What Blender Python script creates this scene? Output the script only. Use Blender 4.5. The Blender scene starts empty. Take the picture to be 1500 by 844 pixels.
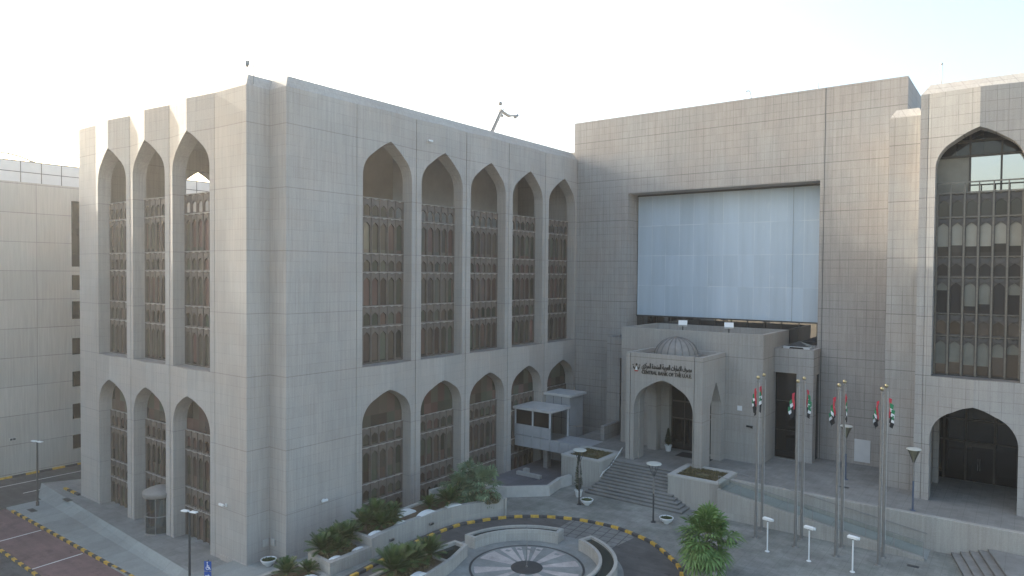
import bpy, math, random
from mathutils import Vector, Matrix
R = math.radians
S = bpy.context.scene
COL = S.collection
rnd = random.Random(7)
PI = math.pi
G = 1.3        # forecourt level
L = 3.1        # upper terrace level
LG = -0.3      # arcade pavement
LS = -0.7      # lower street level on the left

# ------------------------------------------------------------------ mesh helper
class MB:
    def __init__(s): s.v = []; s.f = []; s.m = []; s.sm = []; s.own = []; s.nb = 0
    def add(s, vs, fs, mi=0, smooth=False):
        b = len(s.v); s.v += [tuple(v) for v in vs]; s.own += [s.nb]*len(vs); s.nb += 1
        for f in fs:
            s.f.append(tuple(b + i for i in f)); s.m.append(mi); s.sm.append(smooth)
    def quad(s, a, b, c, d, mi=0): s.add([a, b, c, d], [(0, 1, 2, 3)], mi)
    def box(s, x0, y0, z0, x1, y1, z1, mi=0):
        s.add([(x0,y0,z0),(x1,y0,z0),(x1,y1,z0),(x0,y1,z0),(x0,y0,z1),(x1,y0,z1),(x1,y1,z1),(x0,y1,z1)],
              [(0,3,2,1),(4,5,6,7),(0,1,5,4),(1,2,6,5),(2,3,7,6),(3,0,4,7)], mi)
    def bbox(s, x0, y0, z0, x1, y1, z1, b=.02, mi=0):
        """box with chamfered upper edges"""
        s.add([(x0,y0,z0),(x1,y0,z0),(x1,y1,z0),(x0,y1,z0),
               (x0,y0,z1-b),(x1,y0,z1-b),(x1,y1,z1-b),(x0,y1,z1-b),
               (x0+b,y0+b,z1),(x1-b,y0+b,z1),(x1-b,y1-b,z1),(x0+b,y1-b,z1)],
              [(0,3,2,1),(8,9,10,11),(0,1,5,4),(1,2,6,5),(2,3,7,6),(3,0,4,7),
               (4,5,9,8),(5,6,10,9),(6,7,11,10),(7,4,8,11)], mi)
    def prism(s, poly, z0, z1, mi=0, top=None):
        n = len(poly)
        zz0 = z0 if callable(z0) else (lambda x, y: z0)
        zz1 = z1 if callable(z1) else (lambda x, y: z1)
        vs = [(x, y, zz0(x, y)) for x, y in poly] + [(x, y, zz1(x, y)) for x, y in poly]
        fs = [tuple(range(n - 1, -1, -1))]
        s.add(vs, fs + [(i, (i+1) % n, n + (i+1) % n, n + i) for i in range(n)], mi)
        s.add(vs[n:], [tuple(range(n))], mi if top is None else top)
    def wallline(s, pts, th, z0, z1, mi=0):
        """a wall of thickness th following a plan polyline (offset to the left)"""
        n = len(pts); off = []
        for i in range(n):
            a = Vector(pts[max(0, i-1)]); b = Vector(pts[min(n-1, i+1)]); d = (b - a).normalized()
            off.append((pts[i][0] - d.y*th, pts[i][1] + d.x*th))
        for i in range(n - 1):
            p = [pts[i], pts[i+1], off[i+1], off[i]]
            s.add([(x, y, z0) for x, y in p] + [(x, y, z1) for x, y in p],
                  [(4,5,6,7),(0,1,5,4),(2,3,7,6)] + ([(3,0,4,7)] if i == 0 else []) + ([(1,2,6,5)] if i == n-2 else []), mi)
    def cyl(s, p0, p1, r0, r1=None, n=10, mi=0, caps=True):
        r1 = r0 if r1 is None else r1
        p0 = Vector(p0); p1 = Vector(p1); d = (p1 - p0).normalized()
        a = d.orthogonal().normalized(); b = d.cross(a); vs = []
        for p, r in ((p0, r0), (p1, r1)):
            for i in range(n):
                t = 2*PI*i/n; vs.append(p + a*(r*math.cos(t)) + b*(r*math.sin(t)))
        s.add(vs, [(i, (i+1) % n, n + (i+1) % n, n + i) for i in range(n)], mi, True)
        if caps: s.add(vs[:n], [tuple(range(n-1, -1, -1))], mi); s.add(vs[n:], [tuple(range(n))], mi)
    def tube(s, pts, r, n=6, mi=0):
        for a, b in zip(pts, pts[1:]): s.cyl(a, b, r, r, n, mi)
    def lathe(s, c, prof, n=20, mi=0, smooth=True, a0=0, a1=2*PI):
        full = abs(a1 - a0 - 2*PI) < 1e-6; m = n if full else n + 1; vs = []
        for r, z in prof:
            for i in range(m):
                t = a0 + (a1 - a0)*i/n; vs.append((c[0] + r*math.cos(t), c[1] + r*math.sin(t), c[2] + z))
        fs = []
        for k in range(len(prof) - 1):
            for i in range(n):
                j = (i+1) % m; fs.append((k*m+i, k*m+j, (k+1)*m+j, (k+1)*m+i))
        s.add(vs, fs, mi, smooth)
    def sphere(s, c, r, n=12, k=8, mi=0):
        s.lathe(c, [(max(1e-4, r*math.sin(PI*i/k)), -r*math.cos(PI*i/k)) for i in range(k+1)], n, mi)
    def arcslab(s, c, r0, r1, a0, a1, z0, z1, n=24, mi=0, mi_top=None):
        for i in range(n):
            t0 = a0 + (a1-a0)*i/n; t1 = a0 + (a1-a0)*(i+1)/n
            p = [(c[0]+r*math.cos(t), c[1]+r*math.sin(t)) for r, t in ((r0,t0),(r1,t0),(r1,t1),(r0,t1))]
            m2 = mi(i) if callable(mi) else mi
            vs = [(x,y,z0) for x,y in p] + [(x,y,z1) for x,y in p]
            s.add(vs, [(4,5,6,7)], m2 if mi_top is None else mi_top)
            s.add(vs, [(1,2,6,5),(3,0,4,7)] + ([(0,1,5,4)] if i == 0 else []) + ([(2,3,7,6)] if i == n-1 else []), m2)
    def each(s, name, mats, parent=None, world=False):
        """every box as an object of its own (boxes only: 8 or 12 vertices)"""
        res = []; i = 0
        groups = {}
        for f, mi in zip(s.f, s.m):
            b = s.own[f[0]]; groups.setdefault(b, []).append((f, mi))
        for b in sorted(groups):
            q = MB(); idx = sorted({v for f, _ in groups[b] for v in f}); mp = {v: k for k, v in enumerate(idx)}
            q.v = [s.v[v] for v in idx]; q.own = [0]*len(idx)
            for f, mi in groups[b]: q.f.append(tuple(mp[v] for v in f)); q.m.append(mi); q.sm.append(False)
            res.append(q.build(name, mats, parent, world))
        return res
    def shift(s, d): s.v = [(x+d[0], y+d[1], z+d[2]) for x, y, z in s.v]; return s
    def build(s, name, mats, parent=None, world=False):
        if not isinstance(mats, (list, tuple)): mats = [mats]
        if world and parent is not None:
            p = parent; o = Vector((0,0,0))
            while p is not None: o += p.location; p = p.parent
            s.shift(-o)
        me = bpy.data.meshes.new(name); me.from_pydata(s.v, [], s.f)
        for m in mats: me.materials.append(m)
        me.polygons.foreach_set('material_index', s.m); me.polygons.foreach_set('use_smooth', s.sm)
        me.validate(); me.update()
        o = bpy.data.objects.new(name, me); COL.objects.link(o)
        if parent is not None: o.parent = parent
        return o

def tag(o, label=None, cat=None, group=None, kind=None):
    if label: o['label'] = label
    if cat: o['category'] = cat
    if group: o['group'] = group
    if kind: o['kind'] = kind
    return o
def thing(name, label, cat, loc=(0,0,0), rz=0, group=None):
    o = bpy.data.objects.new(name, None); COL.objects.link(o); o.empty_display_size = .3
    o.location = loc; o.rotation_euler = (0, 0, rz); return tag(o, label, cat, group)
def dup(root, loc, rz=0, label=None, group=None, scale=None):
    def cp(o, par):
        c = o.copy(); COL.objects.link(c); c.parent = par
        for ch in list(o.children): cp(ch, c)
        return c
    r = cp(root, None); r.location = loc; r.rotation_euler = (0, 0, rz)
    if scale: r.scale = (scale,)*3
    if label: r['label'] = label
    if group: r['group'] = group
    return r
def structure(mb, name, mats): return tag(mb.build(name, mats), kind='structure')

# ------------------------------------------------------------------ materials
class NT:
    def __init__(s, name):
        s.mat = bpy.data.materials.new(name); s.mat.use_nodes = True
        s.t = s.mat.node_tree; s.bsdf = s.t.nodes['Principled BSDF']
        s._p = None
    def n(s, kind, **kw):
        x = s.t.nodes.new(kind)
        for k, v in kw.items(): setattr(x, k, v)
        return x
    def link(s, a, b): s.t.links.new(a, b)
    def put(s, sock, v):
        if hasattr(v, 'is_output'): s.link(v, sock)
        else: sock.default_value = v[:3] if sock.type == 'VECTOR' and not isinstance(v, (int, float)) else v
    def m(s, op, a, b=0.0, c=None, clamp=False):
        x = s.n('ShaderNodeMath', operation=op, use_clamp=clamp); s.put(x.inputs[0], a); s.put(x.inputs[1], b)
        if c is not None: s.put(x.inputs[2], c)
        return x.outputs[0]
    def pos(s):
        if s._p is None:
            g = s.n('ShaderNodeNewGeometry'); sx = s.n('ShaderNodeSeparateXYZ'); s.link(g.outputs['Position'], sx.inputs[0])
            s._p = (g.outputs['Position'], sx.outputs[0], sx.outputs[1], sx.outputs[2])
        return s._p
    def comb(s, x, y, z):
        c = s.n('ShaderNodeCombineXYZ')
        for i, v in enumerate((x, y, z)): s.put(c.inputs[i], v)
        return c.outputs[0]
    def noise(s, vec, scale, detail=3, rough=.55):
        x = s.n('ShaderNodeTexNoise'); s.put(x.inputs['Vector'], vec); x.inputs['Scale'].default_value = scale
        x.inputs['Detail'].default_value = detail; x.inputs['Roughness'].default_value = rough
        return x.outputs[0]
    def white(s, vec):
        x = s.n('ShaderNodeTexWhiteNoise', noise_dimensions='3D'); s.put(x.inputs['Vector'], vec); return x.outputs['Value']
    def scalecol(s, col, f):
        x = s.n('ShaderNodeVectorMath', operation='SCALE'); s.put(x.inputs[0], col); s.put(x.inputs['Scale'], f); return x.outputs[0]
    def mix(s, f, a, b):
        x = s.n('ShaderNodeMix', data_type='RGBA'); s.put(x.inputs[0], f); s.put(x.inputs[6], a); s.put(x.inputs[7], b); return x.outputs[2]
    def joint(s, coord, period, off, w):
        """1 near coord = off + k*period, half width w"""
        a = s.m('MODULO', s.m('ADD', s.m('SUBTRACT', coord, off), period*400.5), period)
        d = s.m('ABSOLUTE', s.m('SUBTRACT', a, period*.5))
        return s.m('LESS_THAN', d, w)
    def ramp(s, v, a, b, lo=0.0, hi=1.0):
        x = s.n('ShaderNodeMapRange'); s.put(x.inputs[0], v)
        for i, q in enumerate((a, b, lo, hi)): x.inputs[1+i].default_value = q
        return x.outputs[0]
    def bump(s, h, strength=.3, dist=.02):
        b = s.n('ShaderNodeBump'); b.inputs['Strength'].default_value = strength; b.inputs['Distance'].default_value = dist
        s.put(b.inputs['Height'], h); s.link(b.outputs[0], s.bsdf.inputs['Normal'])
    def done(s, col=None, rough=.8, metal=0.0, spec=None):
        if col is not None: s.put(s.bsdf.inputs['Base Color'], col if hasattr(col, 'is_output') else (*col, 1))
        s.put(s.bsdf.inputs['Roughness'], rough); s.put(s.bsdf.inputs['Metallic'], metal)
        if spec is not None: s.bsdf.inputs['Specular IOR Level'].default_value = spec
        return s.mat
def C3(*c): return (*c, 1.0)

def stone(name, col, tile=(1.1, .603), tile_w=.012, tile_dark=.22, big=True, streak=.16, seed=0.0, vtile=True, major=.30, panel=False, var=.07):
    n = NT(name); p, x, y, z = n.pos()
    u = n.m('ADD', x, y)
    f = n.m('ADD', 1.0, 0.0)
    sp = n.noise(p, 26, 2, .7); f = n.m('MULTIPLY', f, n.ramp(sp, .3, .7, .9, 1.1))
    st = n.noise(n.comb(n.m('MULTIPLY', u, 5.5), n.m('MULTIPLY', n.m('SUBTRACT', x, y), 5.5), n.m('MULTIPLY', z, .35)), 1, 3, .6)
    f = n.m('MULTIPLY', f, n.ramp(st, .25, .75, 1-streak*.6, 1+streak*.6))
    bl = n.noise(n.comb(u, n.m('MULTIPLY', z, .5), seed), .22, 3, .6); f = n.m('MULTIPLY', f, n.ramp(bl, .3, .7, .93, 1.07))
    # tone of each slab
    cell = n.comb(n.m('FLOOR', n.m('DIVIDE', u, tile[0])), n.m('FLOOR', n.m('DIVIDE', n.m('SUBTRACT', z, 10.75), tile[1])), seed)
    f = n.m('MULTIPLY', f, n.ramp(n.white(cell), 0, 1, 1-var, 1+var))
    j = n.joint(z, tile[1], 10.75, tile_w)
    if vtile: j = n.m('MAXIMUM', j, n.joint(u, tile[0], .2, tile_w))
    # joints come and go with dirt
    jd = n.m('MULTIPLY', j, n.ramp(n.noise(p, .9, 2), .35, .65, .3, 1.0))
    f = n.m('MULTIPLY', f, n.m('SUBTRACT', 1.0, n.m('MULTIPLY', jd, tile_dark)))
    if big:
        up = n.m('MULTIPLY', n.joint(z, 3.62, 10.75, .025), n.m('GREATER_THAN', z, 9.0))
        lo = n.m('MULTIPLY', n.joint(z, 3.72, 6.52, .025), n.m('LESS_THAN', z, 9.0))
        f = n.m('MULTIPLY', f, n.m('SUBTRACT', 1.0, n.m('MULTIPLY', n.m('MAXIMUM', up, lo), major)))
    if panel:   # big precast panels: recessed joints with run-off under them
        jz = n.joint(z, 2.45, 2.0, .028); jy = n.joint(y, 6.8, 1.0, .022)
        f = n.m('MULTIPLY', f, n.m('SUBTRACT', 1.0, n.m('MULTIPLY', n.m('MAXIMUM', jz, jy), n.ramp(n.noise(p, .5, 2), .3, .7, .25, .5))))
        pc_ = n.comb(n.m('FLOOR', n.m('DIVIDE', n.m('SUBTRACT', y, 1.0), 6.8)), n.m('FLOOR', n.m('DIVIDE', n.m('SUBTRACT', z, 2.0), 2.45)), 2.0)
        f = n.m('MULTIPLY', f, n.ramp(n.white(pc_), 0, 1, .94, 1.06))
    hue = n.noise(n.comb(u, z, seed + 4), .35, 2)
    c = n.mix(n.ramp(hue, .35, .65), C3(*col), C3(col[0]*1.03, col[1]*.985, col[2]*.96))
    n.bump(sp, .15, .01)
    return n.done(n.scalecol(c, f), .82, 0, .3)

def plain(name, col, rough=.6, metal=0.0, var=.08, scale=6, spec=None, bump=0):
    n = NT(name)
    tc = n.n('ShaderNodeTexCoord').outputs['Object']
    v = n.noise(tc, scale, 4, .6)
    c = n.scalecol(C3(*col), n.ramp(v, .25, .75, 1-var, 1+var))
    if bump: n.bump(v, bump, .01)
    return n.done(c, rough, metal, spec)

def dark_glass(name, col, rough=.06, var=.5, spec=.5, cell=(.72, .72), alt=None):
    n = NT(name); p, x, y, z = n.pos()
    v = n.white(n.comb(n.m('FLOOR', n.m('DIVIDE', n.m('ADD', x, y), cell[0])), n.m('FLOOR', n.m('DIVIDE', z, 1.83)), 1.0))
    base = n.mix(n.white(n.comb(n.m('FLOOR', n.m('DIVIDE', n.m('ADD', x, y), cell[0])), n.m('FLOOR', n.m('DIVIDE', z, 1.83)), 7.0)), C3(*col), C3(*alt)) if alt else C3(*col)
    c = n.scalecol(base, n.ramp(v, 0, 1, 1-var, 1+var))
    wv = n.noise(p, .8, 2); n.bump(wv, .05, .05)
    return n.done(c, rough, 0, spec)

M = {}
M['stoneA'] = stone('granite_smooth', (.384, .364, .343), tile=(1.76, .603), tile_dark=.2, vtile=False, streak=.2, var=.025, major=.2)
M['stoneC'] = stone('granite_tiled', (.318, .308, .298), tile=(.62, .603), tile_w=.015, tile_dark=.38, seed=3, streak=.2, var=.03)
M['stoneD'] = stone('granite_tiled_pale', (.342, .333, .32), tile=(.62, .603), tile_w=.015, tile_dark=.38, seed=7, streak=.16, var=.03)
M['stoneP'] = stone('granite_porch', (.335, .322, .303), tile=(1.24, .905), tile_w=.014, tile_dark=.16, big=True, major=.25, seed=21, streak=.18, var=.03)
M['stoneE'] = stone('concrete_panel', (.38, .37, .345), tile=(9.9, 1.22), tile_dark=.0, big=False, seed=11, panel=True, var=.0, streak=.2)
M['stonePlanter'] = stone('granite_planter', (.34, .335, .315), tile=(1.3, 9.0), tile_dark=.1, big=False, seed=15, streak=.2)
M['capstone'] = plain('pale_capstone', (.43, .42, .40), .75, 0, .1, 3)
M['capgrey'] = plain('grey_canopy', (.26, .26, .255), .6, .1, .12, 3)
M['screenA'] = plain('brown_precast', (.140, .114, .098), .7, 0, .12, 2)
M['ledge'] = plain('pale_precast', (.36, .335, .31), .7, 0, .1, 5)
M['screenD'] = plain('bronze_panel', (.060, .056, .054), .45, .2, .2, 2)
M['bronze'] = plain('bronze_metal', (.155, .145, .13), .45, .4, .2, 8)
M['bronzedark'] = plain('dark_bronze_frame', (.055, .05, .045), .45, .4, .2, 8)
M['glassA'] = dark_glass('brown_glass', (.115, .066, .055), .08, .5, .7, alt=(.066, .074, .052))
M['glassD'] = dark_glass('grey_glass', (.030, .030, .032), .06, .5, .5, (.75, .75))
M['glassSky'] = dark_glass('reflective_glass', (.05, .06, .06), .03, .3, 1.0, (1.5, 9))
M['glassSky'].node_tree.nodes['Principled BSDF'].inputs['IOR'].default_value = 3.0
M['glassRefl'] = dark_glass('tinted_reflective_glass', (.02, .018, .018), .03, .5, 1.0, (1.4, 1.4))
M['glassRefl'].node_tree.nodes['Principled BSDF'].inputs['IOR'].default_value = 2.0
M['glassDark'] = dark_glass('dark_glass', (.016, .015, .015), .05, .5, .5, (1.4, 1.4))
M['blind'] = plain('window_blind', (.25, .24, .205), .5, 0, .12, 1.2)
M['blinddark'] = plain('shaded_window_blind', (.135, .138, .122), .5, 0, .2, 1.2)  # darker copy of the blind: dimness of the lower rows painted in
M['soffit'] = plain('loggia_plaster', (.36, .348, .335), .85, 0, .1, 1)
M['roof'] = plain('roof_screed', (.32, .31, .30), .9, 0, .15, 1)
M['white'] = plain('white_paint', (.72, .73, .73), .45, 0, .05, 4)
M['offwhite'] = plain('white_panel', (.55, .56, .575), .4, .0, .05, 2)
M['steel'] = plain('brushed_steel', (.25, .245, .24), .42, .5, .1, 5)
M['darksteel'] = plain('dark_steel', (.07, .075, .08), .5, .5, .15, 6)
M['bluesteel'] = plain('blue_grey_paint', (.10, .13, .19), .45, .3, .1, 6)
M['gold'] = plain('polished_brass', (.50, .41, .24), .3, 1.0, .05, 4)
M['frost'] = plain('frosted_lens', (.52, .53, .49), .35, 0, .06, 5)
M['cone'] = plain('bronze_mesh', (.17, .165, .12), .5, .2, .15, 8)
M['lead'] = plain('lead_sheet', (.225, .212, .20), .6, .0, .14, 3)
M['leaddark'] = plain('dark_lead', (.15, .142, .136), .6, .0, .14, 3)
M['soil'] = plain('dry_soil', (.12, .09, .06), .95, 0, .4, 5, bump=.6)
M['water'] = dark_glass('fountain_water', (.012, .022, .022), .04, .2, .5)
M['mat'] = plain('rubber_mat', (.022, .022, .024), .8, 0, .2, 8)
M['black'] = plain('black_fitting', (.02, .02, .02), .5, 0, .1, 5)
M['trunk'] = plain('palm_trunk', (.12, .085, .055), .95, 0, .3, 12, bump=.8)
M['yellow'] = plain('yellow_kerb_paint', (.52, .32, .05), .65, 0, .4, 5)
M['kerbblack'] = plain('black_kerb_paint', (.055, .055, .06), .65, 0, .5, 5)
M['line'] = plain('road_line_paint', (.62, .62, .61), .7, 0, .15, 2)
M['signblue'] = plain('sign_blue', (.015, .075, .32), .4, 0, .05, 4)
M['panelgrey'] = plain('grey_cladding_panel', (.37, .38, .40), .5, 0, .1, 1.5)
M['kioskroof'] = plain('weathered_roof_panel', (.52, .515, .51), .6, 0, .14, 1.2)
M['tower'] = plain('panel_tower', (.50, .51, .52), .45, 0, .05, 2)
M['emred'] = plain('emblem_red', (.40, .03, .03), .5)
M['letter'] = plain('letter_bronze', (.045, .042, .04), .35, .6, .1, 5)
M['redf'] = plain('flag_red', (.50, .035, .06), .75, 0, .08, 3)
M['greenf'] = plain('flag_green', (.02, .20, .09), .75, 0, .08, 3)
M['whitef'] = plain('flag_white', (.72, .73, .75), .75, 0, .05, 3)
M['blackf'] = plain('flag_black', (.015, .015, .018), .75, 0, .08, 3)

def foliage(name, a, b, scale=2.0):
    n = NT(name); p = n.pos()[0]
    v = n.noise(p, scale, 2); w = n.white(n.scalecol(p, 1.0))
    c = n.mix(n.ramp(v, .3, .7), C3(*a), C3(*b))
    n.bsdf.inputs['Subsurface Weight'].default_value = 0.0
    mt = n.done(c, .55, 0, .35)
    return mt
M['cycad'] = foliage('cycad_green', (.030, .066, .020), (.080, .128, .036))
M['fan'] = foliage('palm_green', (.060, .125, .030), (.135, .225, .065))
M['dustypalm'] = foliage('dusty_palm_green', (.075, .130, .072), (.155, .215, .115))
M['bush'] = foliage('bush_green', (.07, .075, .035), (.13, .115, .065))
M['stalk'] = plain('palm_stalk', (.13, .15, .06), .7, 0, .2, 6)
M['cypress'] = foliage('cypress_green', (.018, .035, .020), (.040, .065, .030))
M['drygrass'] = foliage('dry_cover', (.055, .060, .022), (.20, .155, .075), 9)

def ground_mat(name, col, grid=None, gw=.015, gd=.35, blotch=.16, rot=0.0, big=.35, rough=.8, tint=None, wear=False):
    n = NT(name); p, x, y, z = n.pos()
    f = n.ramp(n.noise(p, 18, 3, .7), .3, .7, .9, 1.1)
    f = n.m('MULTIPLY', f, n.ramp(n.noise(p, big, 5, .65), .3, .7, 1-blotch, 1+blotch))
    f = n.m('MULTIPLY', f, n.ramp(n.noise(p, 1.7, 4, .7), .35, .7, 1+blotch*.4, 1-blotch*.5))
    if grid:
        cs, sn = math.cos(rot), math.sin(rot)
        u = n.m('ADD', n.m('MULTIPLY', x, cs), n.m('MULTIPLY', y, sn)); v = n.m('SUBTRACT', n.m('MULTIPLY', y, cs), n.m('MULTIPLY', x, sn))
        f = n.m('MULTIPLY', f, n.ramp(n.white(n.comb(n.m('FLOOR', n.m('DIVIDE', u, grid[0])), n.m('FLOOR', n.m('DIVIDE', v, grid[1])), .5)), 0, 1, .92, 1.08))
        j = n.m('MAXIMUM', n.joint(u, grid[0], grid[0]*.5, gw), n.joint(v, grid[1], grid[1]*.5, gw))
        f = n.m('MULTIPLY', f, n.m('SUBTRACT', 1.0, n.m('MULTIPLY', j, gd)))
    if wear:   # patches, tyre polish and oil drips
        f = n.m('MULTIPLY', f, n.ramp(n.noise(n.scalecol(p, 1.0), .55, 6, .8), .58, .63, 1.0, .80))
        f = n.m('MULTIPLY', f, n.ramp(n.noise(p, 2.6, 2, .5), .68, .74, 1.0, .62))
        f = n.m('MULTIPLY', f, n.ramp(n.noise(n.comb(n.m('MULTIPLY', x, .25), n.m('MULTIPLY', y, 2.2), 3.0), 1, 2), .4, .6, .93, 1.07))
    c = C3(*col)
    if tint: c = n.mix(n.ramp(n.noise(p, .5, 3), .35, .65), C3(*col), C3(*tint))
    return n.done(n.scalecol(c, f), rough, 0, .35)
M['asphalt'] = ground_mat('asphalt', (.092, .090, .089), blotch=.24, wear=True)
M['paving'] = ground_mat('forecourt_paving', (.24, .238, .222), (.6, .6), .012, .22, .28, tint=(.205, .212, .192))
M['pavers'] = ground_mat('crossing_pavers', (.185, .185, .178), (.62, .62), .035, .5, .15, rot=.12)
M['terrace'] = ground_mat('terrace_paving', (.225, .222, .212), (.6, .6), .012, .22, .16)
M['riser'] = ground_mat('shaded_riser_granite', (.13, .13, .125), (1.2, 50), .012, .2, .25)  # darker than the treads: shade of the upright faces painted into the colour
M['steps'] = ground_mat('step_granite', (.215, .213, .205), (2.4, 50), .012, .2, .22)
M['walk'] = ground_mat('sidewalk', (.27, .285, .275), (3.1, 50), .02, .2, .12)
M['walk2'] = ground_mat('arcade_paving', (.235, .235, .225), (.9, .9), .012, .18, .2)
M['redpark'] = ground_mat('red_parking_asphalt', (.185, .120, .115), blotch=.2, wear=True)
M['sand'] = ground_mat('sandy_ground', (.34, .28, .20), blotch=.2, big=.05)
M['court'] = ground_mat('court_floor', (.16, .16, .175), (1.2, 1.2), .012, .2, .12)
M['mosaic'] = ground_mat('plaza_granite', (.215, .225, .22), blotch=.22, big=.6)
M['marble'] = ground_mat('plaza_marble', (.40, .365, .35), blotch=.25, big=.9)

def cloth_screen(name):
    n = NT(name); p, x, y, z = n.pos()
    v = n.noise(n.comb(n.m('MULTIPLY', x, 1.6), 0.0, n.m('MULTIPLY', z, .12)), 1, 4, .6)
    f = n.ramp(v, .25, .75, .93, 1.07)
    j = n.m('MAXIMUM', n.joint(x, 1.29, 7.0, .022), n.joint(z, 2.655, 13.18, .03))
    jm = n.m('MULTIPLY', j, n.ramp(n.noise(p, .5, 3), .38, .58, .15, 1.0))
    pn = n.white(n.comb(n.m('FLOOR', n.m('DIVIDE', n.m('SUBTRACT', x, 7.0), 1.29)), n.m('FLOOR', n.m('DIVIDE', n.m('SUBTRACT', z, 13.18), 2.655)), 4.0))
    f = n.m('MULTIPLY', f, n.ramp(pn, 0, 1, .955, 1.045))  # tone steps between panels imitate varied reflections in the colour
    f = n.m('MULTIPLY', f, n.m('ADD', .965, n.m('MULTIPLY', n.m('GREATER_THAN', x, 13.9), .07)))  # one half painted lighter, as part of the same reflections
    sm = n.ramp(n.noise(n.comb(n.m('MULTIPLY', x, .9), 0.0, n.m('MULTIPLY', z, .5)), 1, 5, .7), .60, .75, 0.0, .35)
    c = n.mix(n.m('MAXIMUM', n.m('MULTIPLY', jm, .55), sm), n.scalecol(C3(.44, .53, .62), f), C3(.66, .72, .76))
    n.bump(n.noise(n.comb(n.m('MULTIPLY', x, 2.2), 0.0, n.m('MULTIPLY', z, .3)), 1, 2), .12, .06)
    return n.done(c, .22, 0, .5)
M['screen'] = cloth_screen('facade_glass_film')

def clear_glass(name, tint=(.75, .85, .82), fac=.78):
    n = NT(name); n.t.nodes.remove(n.bsdf)
    tr = n.n('ShaderNodeBsdfTransparent'); tr.inputs[0].default_value = (*tint, 1)
    gl = n.n('ShaderNodeBsdfGlossy'); gl.inputs['Roughness'].default_value = .05; gl.inputs[0].default_value = (.8, .85, .85, 1)
    fr = n.n('ShaderNodeFresnel'); fr.inputs[0].default_value = 1.5
    mx = n.n('ShaderNodeMixShader'); n.link(n.m('ADD', fr.outputs[0], 1-fac-.1, clamp=True), mx.inputs[0]); n.link(tr.outputs[0], mx.inputs[1]); n.link(gl.outputs[0], mx.inputs[2])
    n.link(mx.outputs[0], n.t.nodes['Material Output'].inputs[0]); return n.mat
M['clear'] = clear_glass('clear_glass', (.45, .50, .49), .7)
M['balu'] = clear_glass('balustrade_glass', (.86, .91, .88), .88)

# ------------------------------------------------------------------ arches
def arch(a, rise, r=None, n=10):
    """pointed four-centred arch: half width a; points (s, z) from left spring to right spring; z over the spring line"""
    r = r or a*.77
    lo, hi = .05, PI/2
    k = a - r
    fn = lambda t: rise*math.sin(t) - k*math.cos(t) - r
    for _ in range(60):
        mid = (lo + hi)/2
        if fn(mid) > 0: hi = mid
        else: lo = mid
    t = hi
    right = [(k + r*math.cos(t*i/n), r*math.sin(t*i/n)) for i in range(n+1)]
    ex, ez = right[-1]
    for i in range(1, 4):
        q = i/4; bul = .03*rise*math.sin(PI*q)
        right.append((ex*(1-q), ez + (rise-ez)*q + bul))
    right.append((0.0, rise))
    return [(-x, z) for x, z in right] + [(x, z) for x, z in reversed(right[:-1])]

W = 5.28; HW = 2.17; FOLD = .28; DEP = .85; SILL = 10.75; TOP = 27.3
UP = [(s, 23.0 + z) for s, z in arch(HW, 2.35)]
LO = [(s, 7.05 + z) for s, z in arch(HW, 2.02)]
def fold(s): return FOLD*(1 - abs(s)/(W/2))

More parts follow.
